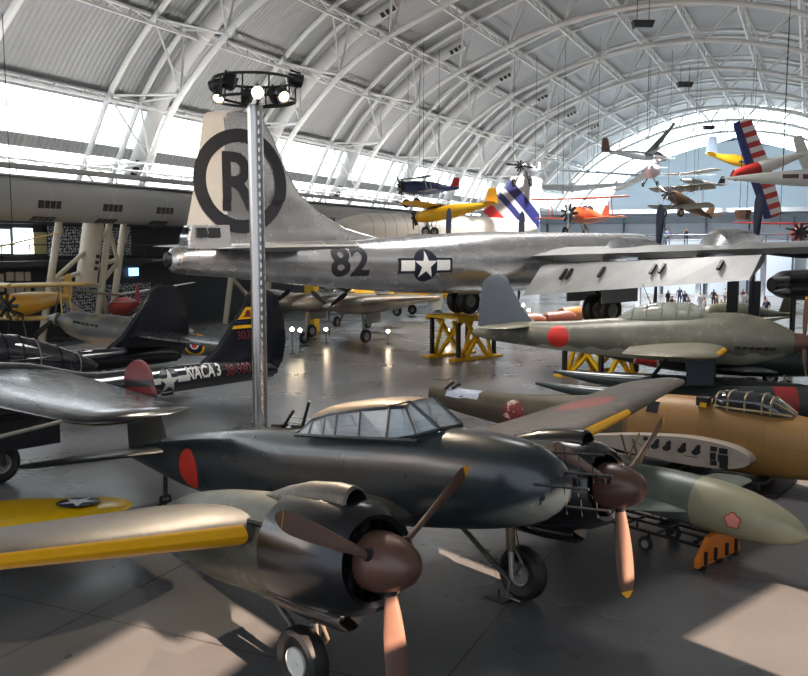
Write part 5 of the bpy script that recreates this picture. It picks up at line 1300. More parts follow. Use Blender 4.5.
for s in (-1, 1):
    mb = MB(); wing(mb, [(1.0, Lz*.62, 8, -.9, .06, 0), (3, Lz*.5, 5, -.9, .05, 0), (4.6, Lz*.36, 1.5, -.8, .05, 0)], 10, 4, side=s); mb.build('wing', M['air_white'], al)
    for x in (Lz*.4, ):
        wheel('main_wheel', al, (x, 3*s, -al.location.z-_OFF[al.name]['off'].z+.5), .5, .35, M['rubber'], M['hub_grey']); mb = MB(); mb.tube((x, 3*s, -1.2), (x, 3*s, -_OFF[al.name]['off'].z+.5), .15, n=8); mb.build('landing_gear_leg', M['hub_grey'], al)
decal('fuselage_mark', [rect_poly(-14.0, -13.5, -.1, .4), rect_poly(-13.7, -13.2, .4, .9), rect_poly(-13.5, -13.0, -.3, .1)], lambda u, v: Vector((-u, af_.side_y(-u, v)+.03, v)), M['navy'], al, cuts=3)
# little plane with two wheels, seen head on
small('light_plane', 'small grey-white plane with dark engine hanging above the orange biplane', 'airplane', at_depth(520, 166, 74), cam_basis(-.45, -.05, .85), 5.2, silver,
      [(.5, .8, 2.9, 1.0, .9, .1, 0, silver)], r=.42, tail=(1.1, .8, silver), fin=(.9, .8, paint((170, 200, 220))), prop=(1.25, blk, 80, 2), radial=blk, wheels=((-.6, -.75, -1.35, .36), (-.6, .75, -1.35, .36)), hang=(((-1, -1), (-1, 1)), 9))
# broad white flying wing
fw_ = root('flying_wing', 'broad white tailless wing hanging above the orange biplane', 'aircraft', at_depth(572, 186, 88), cam_basis(-.2, .02, .98).to_euler(), None)
for s in (-1, 1):
    mb = MB(); wing(mb, [(0, 0, 3.4, 0, .16, 0), (5.8, -1.4, 1.2, .55, .10, 0)], 12, 6, side=s, round_tip=.4); mb.build('wing', paint((206, 206, 206)), fw_)
mb = MB(); Fus([(.5, .02, .1, 0, 2), (-.3, .35, .45, -.25, 2), (-1.5, .45, .55, -.3, 2), (-3.4, .05, .1, -.05, 2)]).mesh(mb, 16, .2); mb.build('cockpit_pod', paint((200, 200, 200)), fw_)
mb = MB(); 
for y in (-1.5, 1.5): mb.tube((-1, y, .2), Vector((-1, y, .2))+cam_basis(-.2, .02, .98).transposed() @ Vector((0, 0, 9)), .018, n=4)
mb.build('hanging_wire', M['dark'], fw_)
# orange biplane
small('biplane', 'orange biplane with a black radial engine hanging above the bomber wing', 'airplane', at_depth(569, 213, 68), cam_basis(-.62, -.02, .75), 6.6, orange,
      [(1.25, .9, 4.3, 1.2, 1.1, .05, 0, paint((160, 92, 56))), (-.35, 1.3, 4.0, 1.15, 1.05, .15, 0, orange)], r=.66, tail=(1.4, 1.0, orange), fin=(1.1, 1.1, orange), prop=(1.25, silver, 5, 2), radial=blk, wheels=((-1.1, -.9, -1.35, .38), (-1.1, .9, -1.35, .38)), struts=orange, canopy=(2.2, 1.6, .25, M['glass_dark']), hang=(((-1.6, -1.5), (-1.6, 1.5)), 13))
# grey glider with a V tail and a long slender wing
small('sailplane', 'grey sailplane with a V tail and one long raised wing under the roof', 'glider', at_depth(668, 159, 84), cam_basis(.93, -.18, .3, (-.25, -.25, .9)), 6.4, silver,
      [(.25, 1.5, 8.6, .8, .35, 1.9, -1.2, grey)], r=.42, tail=(1.2, .7, grey), fin=(1.3, .8, brown), canopy=(.5, 1.6, .2, M['glass_dark']), hang=(((-2, -.8), (-2, .8)), 9))
# long white sailplane
small('sailplane', 'very long thin white sailplane stretching behind the striped stunt plane', 'glider', at_depth(653, 170, 96), cam_basis(.30, .15, .9, (0, 0, 1)), 7.5, WH,
      [(.25, 2.0, 10.5, .9, .45, .3, .3, silver)], r=.4, tail=(1.3, .7, WH), fin=(1.2, .8, WH), canopy=(.5, 1.8, .2, M['glass_dark']), hang=(((-2, -.8), (-2, .8)), 8))
# brown biplane; the light on its tail is painted on as tan
small('biplane', 'brown and silver biplane with a dark radial engine hanging over the far walkway', 'airplane', at_depth(668, 193, 66), cam_basis(-.78, .28, .55), 5.6, brown,
      [(.85, .8, 3.0, 1.1, 1.0, .05, 0, olive), (-.5, 1.2, 3.0, 1.0, .95, .1, 0, olive)], r=.5, tail=(1.2, .9, tan_), fin=(.9, .9, tan_), prop=(1.2, blk, 60, 2), radial=blk, wheels=((-1.0, -.8, -1.2, .36), (-1.0, .8, -1.2, .36)), struts=silver, hang=(((-1.4, -1.2), (-1.4, 1.2)), 11))
small('ultralight', 'open-framed ultralight with dark wheels hanging above the brown biplane', 'airplane', at_depth(682, 180, 76), cam_basis(-.9, .05, .35), 4.6, paint((150, 150, 150)),
      [(.7, .5, 3.3, 1.2, 1.1, .1, 0, paint((150, 140, 128)))], r=.26, tail=(1.0, .8, silver), fin=(.8, .7, blk), prop=(.8, blk, 30, 2), wheels=((-.4, -.8, -.7, .36), (-.4, .8, -.7, .36)), hang=(((-1, -.8), (-1, .8)), 9))
small('gyroplane', 'pink and white small craft hanging below the V-tailed sailplane', 'aircraft', at_depth(648, 172, 72), cam_basis(-.5, -.2, .8), 3.4, paint((186, 176, 180)),
      [(.9, .2, 2.3, .35, .3, .1, 0, WH)], r=.6, tail=(.7, .6, WH), fin=(.9, .8, paint((190, 120, 120))), wheels=((-.6, -.6, -1.0, .25), (-.6, .6, -1.0, .25)), hang=(((-.8, -.4), (-.8, .4)), 9))
# striped stunt plane banked steeply
x_ = (-_rt*.93-_up*.30-_fw*.10).normalized(); y_ = (-_rt*.42+_up*.88); y_ = (y_-x_*y_.dot(x_)).normalized(); z_ = x_.cross(y_)
M['stunt_wing'] = mat('red_white_striped_wing', srgb(222, 216, 212), .35, 0, .03, 2, overlays=[('stripes', 'yz', -9, 9, .72, .5, srgb(186, 46, 44))])
M['stunt_le'] = mat('stunt_navy', srgb(40, 44, 104), .35, 0, .05, 2)
sp2 = root('stunt_plane', 'steeply banked red stunt plane with red, white and blue striped wings', 'airplane', at_depth(731, 177, 58), Matrix((x_, y_, z_)).transposed().to_euler())
fu = Fus([(.05, .05, .05, -.05, 2), (-.25, .36, .34, -.36, 2), (-1.5, .45, .45, -.45, 2), (-3, .42, .42, -.42, 2), (-5.9, .08, .12, -.02, 2)])
mb = MB(); fu.mesh(mb, 20, .25, x0=-2.0); mb.build('nose_section', redp, sp2)
mb = MB(); fu.mesh(mb, 20, .25, x1=-2.0); mb.build('fuselage', WH, sp2)
for s in (-1, 1):
    mb = MB(); wing(mb, [(.2, -1.15, 1.7, -.05, .14, 0), (3.3, -1.25, 1.35, -.05, .13, 0)], 12, 8, lambda y, cf, up: 1 if cf < .36 else 0, side=s, round_tip=.12); mb.build('wing', [M['stunt_wing'], M['stunt_le']], sp2)
    mb = MB(); wing(mb, [(.05, -4.9, .9, 0, .09, 0), (1.2, -5.0, .7, 0, .09, 0)], 8, 3, side=s, round_tip=.1); mb.build('tailplane', WH, sp2)
mb = MB(); wing(mb, [(.1, -4.8, 1.1, 0, .08, 0), (1.1, -5.2, .7, 0, .08, 0)], 8, 3, vertical=True, round_tip=.1); mb.build('tail_fin', M['stunt_le'], sp2)
mb = MB(); Fus([(-1.7, .05, .45, .3, 2), (-2.1, .3, .72, .3, 2), (-2.9, .3, .74, .3, 2), (-3.6, .05, .42, .3, 2)]).mesh(mb, 16, .1); mb.build('canopy', M['glass_dark'], sp2)
mb = MB()
for a in (R(20), R(200)): blade(mb, (.1, 0, 0), a, .05, .95, .16)
mb.build('propeller', paint((150, 40, 36)), sp2)
# yellow stunt plane behind it
small('stunt_plane', 'yellow plane with a pale oval tail hanging behind the striped stunt plane', 'airplane', at_depth(762, 166, 78), cam_basis(.93, -.25, .2), 5.0, yel,
      [(-.1, 1.0, 2.6, 1.2, .9, .05, 0, paint((120, 140, 170)))], r=.5, tail=(1.0, .8, yel), fin=(1.6, 1.0, paint((150, 174, 206))), prop=(.9, blk, 10, 2), wheels=((-1.0, -.7, -1.0, .3), (-1.0, .7, -1.0, .3)), hang=(((-1, -.8), (-1, .8)), 9))
# white sharp-nosed craft entering from the right
sj = root('sharp_nosed_glider', 'white needle-nosed aircraft pointing left, with dark red window panels', 'aircraft', at_depth(721, 178, 48), cam_basis(-.985, .03, -.18).to_euler())
fj = Fus([(0, .01, .01, -.01, 2), (-.6, .10, .08, -.10, 2), (-2.2, .34, .28, -.30, 2), (-4.5, .55, .44, -.46, 2), (-8, .5, .42, -.42, 2), (-10, .1, .1, -.1, 2)])
mb = MB(); fj.mesh(mb, 20, .3); mb.build('fuselage', WH, sj)
sjf = lambda o: (lambda u, v: Vector((-u, fj.side_y(-u, v)+o, v)))
decal('window_panel', [rect_poly(3.1, 3.9, -.06, .16)], sjf(.01), brown, sj, cuts=3); decal('window_panel', [rect_poly(4.1, 6.0, -.10, .16)], sjf(.01), paint((110, 40, 60)), sj, cuts=3)
for s in (-1, 1):
    mb = MB(); wing(mb, [(.3, -5.0, 2.2, 0, .09, 0), (3.0, -6.6, .8, .1, .09, 0)], 10, 3, side=s); mb.build('wing', WH, sj)
mb = MB()
for x in (-3.2, -7): mb.tube((x, 0, .3), Vector((x, 0, .3))+cam_basis(-.985, .03, -.18).transposed() @ Vector((0, 0, 12)), .018, n=4)
mb.build('hanging_wire', M['dark'], sj)
# hanging basket
gp = at_depth(743, 214, 66); gd = root('hanging_gondola', 'small dark basket hanging on two cables left of the striped wing', 'basket', gp)
mb = MB(); mb.loft([[Vector((cos(a)*.62*k, sin(a)*.62*k, z)) for a in [pi/8+pi/4*q for q in range(8)]] for z, k in ((-.42, .75), (.15, 1), (.2, 1.04), (.3, 1.0))]); mb.build('basket', brown, gd)
mb = MB(); mb.tube((-.25, 0, .3), (-.25, 0, 9), .022, n=4); mb.tube((.25, 0, .3), (.25, 0, 9), .022, n=4); mb.build('cable', M['dark'], gd)
# red high-wing plane at the right edge
small('light_plane', 'red high-wing plane with landing lights at the edge, beyond the bomber wing', 'airplane', at_depth(800, 232, 58), cam_basis(-.35, -.05, .9), 6.2, redp,
      [(.62, .9, 4.2, 1.3, 1.2, .12, 0, redp)], r=.52, tail=(1.2, .9, redp), fin=(1.0, .9, redp), prop=(.95, blk, 75, 2), radial=blk, wheels=((-1.0, -.9, -1.2, .36), (-1.0, .9, -1.2, .36)), hang=(((-1.4, -1.2), (-1.4, 1.2)), 14))
# orange-nosed yellow thing behind the tail : yellow biplane and grey fighter on the left
lb = at_depth(6, 306, 43)
yb2 = root('biplane', 'yellow biplane with a black radial engine standing at the far left', 'airplane', (lb.x, lb.y, 0), (0, 0, CAM_A+R(-97)))
_OFF[yb2.name] = {'off': Vector((0, 0, lb.z))}
mb = MB(); Fus([(0, .55, .55, -.55, 2), (-1.5, .6, .6, -.6, 2), (-4, .4, .5, -.35, 2), (-6.5, .05, .2, 0, 2)]).mesh(mb, 18, .3); mb.build('fuselage', yel, yb2)
_yw = paint((210, 178, 110))
for z, x in ((.95, -.3), (-.75, -.9)):
    for s in (-1, 1):
        mb = MB(); wing(mb, [(.1, x, 1.5, z, .2, 0), (3.6, x, 1.4, z+.12, .18, 0)], 10, 4, side=s, round_tip=.4); mb.build('wing', _yw, yb2)
for s in (-1, 1):
    mb = MB(); mb.tube((-.6, s*2.6, -.6), (-.5, s*2.6, 1.0), .04, n=5); mb.tube((-1.6, s*2.6, -.6), (-1.3, s*2.6, 1.0), .04, n=5); mb.build('wing_strut', _yw, yb2)
    wheel('landing_wheel', yb2, (-.8, s*.8, .36-lb.z), .36, .18, M['rubber'], M['hub_grey']); mb = MB(); mb.tube((-.8, s*.7, .36-lb.z), (-.9, s*.3, -.5), .05, n=6); mb.build('wheel_strut', M['dark'], yb2)
mb = MB(); mb.lathe([(.3, .1), (.3, .2), (-.05, .3)], (0, 0, 0), 'x', 14)
for k in range(9):
    u = Vector((0, cos(2*pi*k/9), sin(2*pi*k/9))); mb.tube(u*.2, u*.62, .1, n=8)
mb.build('engine', blk, yb2)
for a in (70, 250):
    mb = MB(); blade(mb, (.35, 0, 0), R(a), .05, 1.2, .2); mb.build('propeller_blade', blk, yb2)
mb = MB(); wing(mb, [(0, -5.4, 1.2, 0, .08, 0), (1.2, -5.8, .8, 0, .08, 0)], 8, 3, vertical=True, round_tip=.2); mb.build('tail_fin', yel, yb2)
# hung yellow glider wing at the far left edge
ga, gb_ = at_depth(-70, 263, 38), at_depth(66, 231, 40.5)
gw = root('yellow_glider', 'thin yellow wing hanging in front of the bright gallery windows', 'glider', ga, (0, 0, 0)); dgl = (gb_-ga)
xx = dgl.cross(Vector((0, 0, 1))).normalized(); yy = dgl.normalized(); gw.rotation_euler = Matrix((xx, yy, xx.cross(yy))).transposed().to_euler()
mb = MB(); wing(mb, [(0, .4, 1.0, 0, .13, 0), (dgl.length-.5, .3, .6, 0, .11, 0)], 10, 6, round_tip=.4); mb.build('wing', paint((214, 176, 84)), gw)
mb = MB(); Fus([(1.8, .05, .05, -.05, 2), (.8, .3, .3, -.3, 2), (-1, .3, .3, -.3, 2), (-4.5, .05, .1, 0, 2)]).mesh(mb, 14, .3); mb.build('fuselage', paint((214, 176, 84)), gw)
mb = MB(); inv = Matrix((xx, yy, xx.cross(yy))); mb.tube((0, .6, .1), Vector((0, .6, .1))+inv @ Vector((0, 0, 10)), .018, n=4); mb.tube((0, dgl.length*.6, .1), Vector((0, dgl.length*.6, .1))+inv @ Vector((0, 0, 10)), .018, n=4); mb.build('hanging_wire', M['dark'], gw)
# white wing tip of a glider near the tower
small('white_winged_plane', 'pale plane whose white wing shows behind the black twin tails', 'airplane', (lambda p: (p.x, p.y, 2.0))(at_depth(114, 309, 54)), cam_basis(-.5, 0, -.85), 6.5, paint((170, 60, 52)),
      [(.75, .9, 4.8, 1.5, 1.0, .6, 0, paint((224, 216, 196)))], r=.55, tail=(1.3, .9, WH), fin=(1.0, .9, paint((150, 40, 40))), prop=(1.0, blk, 40, 2), wheels=((-1.0, -.8, -1.65, .35), (-1.0, .8, -1.65, .35)), ground=True)
# grey piston fighter with roundel, left
fp = at_depth(57, 319, 37)
TH2 = R(9); gf2 = plane_root('piston_fighter', 'dark grey piston fighter with black propeller and red-white-yellow roundel, behind the black twin tails', 'airplane', fp.x, fp.y, fp.z, CAM_A+R(170), TH2)
WZ = (.32-fp.z+1.9*sin(TH2))/cos(TH2)
M['pf'] = mat('piston_fighter_grey', srgb(74, 78, 76), .45, .1, .15, 1.2, split=(srgb(160, 140, 120), -.25, .1, 1.2, .2), spots=(srgb(104, 100, 84), 1.2, .55))
pf = Fus([(.0, .12, .12, -.12, 2), (-.25, .28, .26, -.30, 2), (-.6, .42, .44, -.55, 2.1), (-2.5, .5, .60, -.85, 2.1), (-4, .52, .72, -.88, 2.1), (-6, .4, .5, -.5, 2), (-8.8, .06, .2, -.05, 2)])
mb = MB(); pf.mesh(mb, 24, .3); mb.build('fuselage', M['pf'], gf2)
mb = MB(); mb.lathe([(.45, .01), (.38, .1), (.15, .22), (-.05, .28)], (0, 0, 0), 'x', 18); mb.build('spinner', paint((124, 122, 112)), gf2)
for a in (30, 150, 270):
    mb = MB(); blade(mb, (.12, 0, 0), R(a-25), .1, 1.6, .26); mb.build('propeller_blade', blk, gf2)
for s in (-1, 1):
    mb = MB(); wing(mb, [(.3, -2.2, 2.5, -.6, .13, 0), (4.6, -2.8, 1.4, -.25, .1, 0)], 12, 4, side=s, round_tip=.6); mb.build('wing', M['pf'], gf2)
    mb = MB(); wing(mb, [(.05, -7.4, 1.2, .15, .09, 0), (1.4, -7.7, .8, .15, .09, 0)], 8, 3, side=s, round_tip=.3); mb.build('tailplane', M['pf'], gf2)
    wheel('main_wheel', gf2, (-1.9, s*1.0, WZ), .32, .18, M['rubber'], M['hub_grey']); mb = MB(); mb.tube((-2.0, s*1.0, -.6), (-1.9, s*1.0+.02, WZ), .05, n=6); mb.build('landing_gear_leg', M['hub_grey'], gf2)
mb = MB(); wing(mb, [(.1, -7.3, 1.5, 0, .08, 0), (1.3, -7.9, .9, 0, .08, 0)], 8, 3, vertical=True, round_tip=.2); mb.build('tail_fin', M['pf'], gf2)
mb = MB(); Fus([(-3.2, .05, .62, .4, 2), (-3.7, .3, .95, .4, 2), (-4.4, .32, .96, .4, 2), (-5.4, .06, .6, .4, 2)]).mesh(mb, 14, .15); mb.build('canopy', M['glass_dark'], gf2)
mb = MB()
for k in range(6): mb.tube((-1.0-.2*k, .40, .12), (-1.1-.2*k, .52, .10), .05, n=6)
mb.build('exhaust_stub', M['dark'], gf2)
rsf = lambda o: (lambda u, v: Vector((-u, pf.side_y(-u, v)+o, v)))
RC = 6.4
for nm, r0, r1, mm, o in (('roundel_yellow', .36, .44, 'yellow', .010), ('roundel_blue', .18, .36, 'navy', .011), ('roundel_white', .12, .18, 'white', .012)):
    decal(nm, [ring_poly(RC, .05, r0, r1, 32)], rsf(o), M[mm], gf2, cuts=6)
decal('roundel_red', [disc_poly(RC, .05, .12, 20)], rsf(.013), M['red'], gf2, cuts=4)
# camouflaged twin-boom fighter under the bomber tail
kp = at_depth(322, 303, 53)
kl = root('twin_boom_fighter', 'camouflaged grey-brown twin-boom fighter with lamps before it, under the silver bomber tail', 'airplane', (kp.x, kp.y, 0), (0, 0, CAM_A+R(228)))
_OFF[kl.name] = {'off': Vector((0, 0, 2.35))}
M['kl'] = mat('camouflage_grey_brown', srgb(136, 128, 114), .42, .15, .2, 1.2, spots=(srgb(160, 132, 104), 1.4, .52), panel=(1, .8, .25))
M['kl2'] = mat('grey_underside', srgb(142, 140, 132), .42, .2, .15, 1.2, panel=(1, .8, .2))
for s in (-1, 1):
    mb = MB(); Fus([(1.6, .1, .1, -.12, 2), (1.3, .26, .24, -.28, 2), (.7, .38, .36, -.48, 2), (-1.5, .46, .5, -.6, 2), (-3.5, .42, .45, -.5, 2), (-6.0, .25, .3, -.2, 2), (-8.2, .12, .22, -.05, 2)]).mesh(mb, 20, .3, 2.45*s); mb.build('tail_boom', M['kl'], kl)
    mb = MB(); mb.lathe([(2.15, .01), (2.05, .12), (1.8, .24), (1.58, .27)], (0, 2.45*s, -.02), 'x', 18); mb.build('spinner', M['kl2'], kl)
    for a in (60, 180, 300):
        mb = MB(); blade(mb, (1.72, 2.45*s, -.02), R(a), .15, 1.75, .3); mb.build('propeller_blade', blk, kl)
    mb = MB(); wing(mb, [(-.72, -7.3, 1.25, 2.45*s, .08, 0), (.1, -7.1, 1.5, 2.45*s, .08, 0), (1.0, -7.35, 1.2, 2.45*s, .08, 0)], 8, 4, vertical=True, round_tip=.3); mb.build('tail_fin', M['kl2'], kl)
    mb = MB(); wing(mb, [(.4, -.3, 2.9, 0, .15, 0), (2.45, -.45, 2.6, .05, .15, 0), (7.0, -1.1, 1.2, .5, .12, 0)], 12, 5, side=s, round_tip=.5); mb.build('wing', M['kl'], kl)
    wheel('main_wheel', kl, (-1.3, 2.45*s, .42-2.35), .42, .26, M['rubber'], M['hub_grey']); mb = MB(); mb.tube((-1.2, 2.45*s-.18, -.5), (-1.3, 2.45*s-.18, .42-2.35), .07, n=8); mb.tube((-1.3, 2.45*s-.2, .42-2.35), (-1.3, 2.45*s, .42-2.35), .05, n=6); mb.build('landing_gear_leg', M['hub_grey'], kl)
    mb = MB(); mb.box((-1.6, 2.45*s+.32, -.85), (1.3, .04, .6)); mb.build('gear_door', M['kl2'], kl, smooth=0)
mb = MB(); wing(mb, [(-2.45, -7.2, 1.0, .2, .09, 0), (2.45, -7.2, 1.0, .2, .09, 0)], 8, 6); mb.build('tailplane', M['kl2'], kl)
mb = MB(); Fus([(2.4, .08, .08, -.1, 2), (2.0, .3, .26, -.32, 2), (.8, .42, .42, -.5, 2), (-1.5, .48, .52, -.52, 2), (-3.2, .3, .4, -.3, 2), (-4.0, .04, .1, -.0, 2)]).mesh(mb, 20, .25); mb.build('crew_pod', M['kl'], kl)
mb = MB(); Fus([(.7, .05, .42, .2, 2), (.1, .32, .86, .2, 2), (-1.0, .34, .88, .2, 2), (-2.2, .06, .5, .2, 2)]).mesh(mb, 16, .15); kc2 = mb.build('canopy', M['glass'], kl)
for x in (.1, -.4, -1.0):
    mb = MB(); cfk = Fus([(.7, .05, .42, .2, 2), (.1, .32, .86, .2, 2), (-1.0, .34, .88, .2, 2), (-2.2, .06, .5, .2, 2)]); mb.path(sorted([p for p in cfk.ring(x, 24) if p.z > .45], key=lambda p: p.y), .03, 5); mb.build('canopy_frame', M['hub_grey'], kc2, loc=(0, 0, 0))
wheel('nose_wheel', kl, (1.5, 0, .34-2.35), .34, .2, M['rubber'], M['hub_grey']); mb = MB(); mb.tube((1.3, .14, -.4), (1.5, .14, .34-2.35), .06, n=8); mb.tube((1.5, .14, .34-2.35), (1.5, 0, .34-2.35), .04, n=6); mb.build('nose_gear_leg', M['hub_grey'], kl)
# yellow plane further back under the bomber fuselage
yp = at_depth(345, 293, 62)
small('yellow_trainer', 'yellow radial-engined trainer far back beneath the silver bomber fuselage', 'airplane', (yp.x, yp.y, yp.z), cam_basis(-.45, 0, .9), 7.5, yel, [(-.5, 1.2, 5.2, 1.7, 1.2, .4, 0, yel)], r=.65, tail=(1.6, 1, yel), fin=(1.2, 1.1, yel), prop=(1.3, blk, 45, 2), radial=blk, wheels=((-1.2, -1.3, .42-yp.z, .42), (-1.2, 1.3, .42-yp.z, .42)), canopy=(1.8, 2.2, .45, M['glass_dark']), ground=True)
yp2 = at_depth(392, 296, 73)
small('yellow_trainer', 'second yellow trainer half hidden right of the first, beneath the bomber', 'airplane', (yp2.x, yp2.y, yp2.z), cam_basis(-.8, 0, -.5), 7.0, yel, [(-.5, 1.2, 4.2, 1.6, 1.2, .4, 0, yel)], r=.65, tail=(1.6, 1, yel), fin=(1.2, 1.1, yel), prop=(1.2, blk, 45, 2), radial=blk, wheels=((-1.2, -1.2, .42-yp2.z, .42), (-1.2, 1.2, .42-yp2.z, .42)), canopy=(1.8, 2.2, .45, M['glass_dark']), ground=True)
yc_ = at_z(312, 312, 0)
mb = MB(); mb.box((at_depth(312, 300, 58).x, at_depth(312, 300, 58).y, 1.9), (.7, .7, 3.8)); tag(mb.build('yellow_column', M['stand_yellow'], smooth=0), 'upright yellow column behind the camouflaged twin-boom fighter', 'column')
# dark green fighter behind the floatplane, only its lower parts show
dp = at_depth(815, 378, 35)
df = root('green_fighter', 'dark green fighter with a white-ringed red disc, mostly hidden behind the floatplane', 'airplane', (dp.x, dp.y, 0), (0, 0, CAM_A+R(-12)))
_OFF[df.name] = {'off': Vector((0, 0, 1.25))}
M['df'] = mat('green_fighter_paint', srgb(46, 56, 50), .4, .05, .15, 1.5, overlays=[('disc', 'xz', -6.6, -.25, .52, srgb(205, 200, 190)), ('disc', 'xz', -6.6, -.25, .43, srgb(180, 40, 36))])
mb = MB(); Fus([(0, .5, .5, -.5, 2), (-.3, .62, .6, -.64, 2), (-2, .66, .66, -.7, 2), (-5, .6, .5, -.6, 2), (-8.6, .1, .3, 0, 2)]).mesh(mb, 24, .3); mb.build('fuselage', M['df'], df)
for s in (-1, 1):
    mb = MB(); wing(mb, [(.3, -1.8, 2.3, -.4, .13, 0), (3.4, -2.1, 1.4, -.05, .1, 0)], 12, 4, side=s, round_tip=.5); mb.build('wing', M['df'], df)
    wheel('main_wheel', df, (-1.4, s*1.5, .33-1.25), .33, .2, M['rubber'], M['white']); mb = MB(); mb.tube((-1.5, s*1.5-.14, -.4), (-1.4, s*1.5-.14, .33-1.25), .05, n=6); mb.tube((-1.4, s*1.5-.15, .33-1.25), (-1.4, s*1.5, .33-1.25), .04, n=6); mb.build('landing_gear_leg', M['hub_grey'], df)
mb = MB(); wing(mb, [(.1, -7.2, 1.4, 0, .08, 0), (.7, -7.6, .9, 0, .08, 0)], 8, 3, vertical=True, round_tip=.2); mb.build('tail_fin', M['df'], df)
mb = MB(); mb.lathe([(.5, .02), (.4, .15), (.0, .3)], (0, 0, 0), 'x', 16); mb.build('spinner', M['gk_spin'], df)
# dark tail drum with a red band beyond the tan fuselage
dt = at_depth(760, 400, 27)
tk = root('dark_drop_tank', 'long dark green tank with a dull red band behind the tan cockpit', 'tank', (dt.x, dt.y, 0), (0, 0, CAM_A+R(-6)))
_OFF[tk.name] = {'off': Vector((0, 0, 1.0))}
M['tank'] = mat('tank_dark_green', srgb(36, 42, 40), .35, 0, .12, 2, overlays=[('box', 'xz', .32, 1.0, -9, 9, srgb(120, 34, 34))])
mb = MB(); Fus([(4, .05, .05, -.05, 2), (3.4, .32, .32, -.32, 2), (1.5, .52, .52, -.52, 2), (-3, .5, .5, -.5, 2), (-5.5, .04, .04, -.04, 2)]).mesh(mb, 24, .3); mb.build('tank_body', M['tank'], tk)
for x in (-2.4, 2.2):
    mb = MB(); mb.box((x, 0, -.72), (.2, .8, .55)); mb.build('tank_stand', M['dark'], tk, smooth=0)
# black jet pod with pale cones under the bomber's outer wing
jp = at_depth(790, 284, 39)
jt = root('black_jet', 'black machine with two pale pointed cones under the right end of the silver wing', 'aircraft', (jp.x, jp.y, 0), (0, 0, CAM_A+R(8)))
_OFF[jt.name] = {'off': Vector((0, 0, jp.z))}
mb = MB(); Fus([(3, .3, .5, -.4, 2), (1, .8, .66, -.75, 2.3), (-.3, .7, .6, -.65, 2.2), (-.9, .4, .3, -.35, 2)]).mesh(mb, 20, .2); mb.build('body', M['black'], jt)
for y, z in ((-.55, .25), (-.62, -.28)):
    mb = MB(); mb.lathe([(-1.15, .01), (-.9, .07), (-.45, .13), (.0, .13)], (0, y, z), 'x', 14); mb.build('cone', M['hub_grey'], jt)
    mb = MB(); mb.lathe([(-.4, .2), (-.45, .24), (.6, .3), (1.4, .1)], (0, y, z), 'x', 16); mb.build('exhaust_ring', M['dark'], jt)
for x in (.2, 1.8):
    mb = MB(); mb.tube((x, 0, -jp.z), (x, 0, -.5), .12, n=8); mb.build('support_post', M['black'], jt)
for u in (733, 755):
    q = at_depth(u, 290, 41); mb = MB(); mb.box((q.x, q.y, 2.1), (.5, .5, 4.2)); tag(mb.build('support_post', M['black'], smooth=0), 'thick black upright post under the silver wing, %s of the two' % ('left' if u == 733 else 'right'), 'post', 'black posts under the silver wing')
# low amber-grey aircraft behind the floatplane cowling
mg = at_depth(704, 304, 46)
small('grey_fighter', 'grey-green fighter glimpsed between the silver wing and the floatplane nose', 'airplane', (mg.x, mg.y, 2.2), cam_basis(-.8, 0, .6), 8.5, olive, [(-.3, 1.8, 3.6, 2.0, 1.2, .4, 0, olive)], r=.7, tail=(1.8, 1.1, olive), fin=(1.2, 1.2, olive), wheels=((-1.5, -1.4, .4-2.2, .4), (-1.5, 1.4, .4-2.2, .4)), canopy=(2.6, 2.2, .5, M['glass']), ground=True)
# reddish machinery and lamps under the bomber
for k, (u, v, d_, c_) in enumerate(((528, 312, 54, (150, 84, 60)), (560, 312, 56, (130, 70, 54)), (572, 306, 60, (170, 110, 60)), (650, 300, 58, (120, 60, 50)))):
    q = at_depth(u, v, d_); t = root('display_cart', ['rust-red display cart left of the floatplane fin', 'brown display cart beneath the bomber fuselage', 'tan display cart far beneath the bomber wing', 'dark red display cart beneath the bomber wing'][k], 'cart', (q.x, q.y, 0), (0, 0, CAM_A+.3*k))
    mb = MB(); mb.lathe([(-1.1, .05), (-1.0, .45), (.6, .55), (1.1, .3), (1.15, .05)], (0, 0, 1.15), 'x', 18); mb.build('drum', paint(c_), t)
    mb = MB(); mb.box((0, 0, .55), (2.2, .9, .12)); mb.build('bed', M['dark'], t, smooth=0)
    for x in (-.8, .8):
        for y in (-.45, .45): wheel('cart_wheel', t, (x, y, .25), .25, .14, M['rubber'], M['hub_grey'])
M['floor_lamp'] = emit('floor_lamp_lens', (1.0, .80, .55), 45)
FL = [(292, 329, 47), (448, 330, 53), (523, 305, 58), (529, 310, 57), (300, 330, 48), (388, 331, 52), (326, 329, 52)]
names = ['under the camouflaged twin-boom fighter, leftmost', 'beneath the yellow wheel stand', 'left of the floatplane fin, upper of the pair', 'left of the floatplane fin, lower of the pair', 'under the camouflaged twin-boom fighter, beside the leftmost', 'right of the camouflaged fighter wheel', 'between the camouflaged fighter wheels']
for (u, v, d_), nm in zip(FL, names):
    q = at_depth(u, v, d_); face = (_eye-q); ang = atan2(face.y, face.x)
    hz = max(.25, q.z)
    t = root('floor_spotlight', 'small glowing floor spotlight '+nm, 'lamp', (q.x, q.y, 0), (0, 0, ang), 'small floor spotlights')
    mb = MB(); mb.lathe([(-.2, .08), (-.18, .13), (.1, .16), (.12, .13)], (0, 0, hz), 'x', 16); mb.tube((0, 0, 0), (0, 0, hz-.1), .03, n=6); mb.lathe([(0, .18), (.03, .18)], (0, 0, 0), 'z', 14); mb.build('housing', M['black'], t)
    mb = MB(); mb.lathe([(.10, .125), (.13, .09), (.14, .01)], (0, 0, hz), 'x', 14); mb.build('lens', M['floor_lamp'], t)

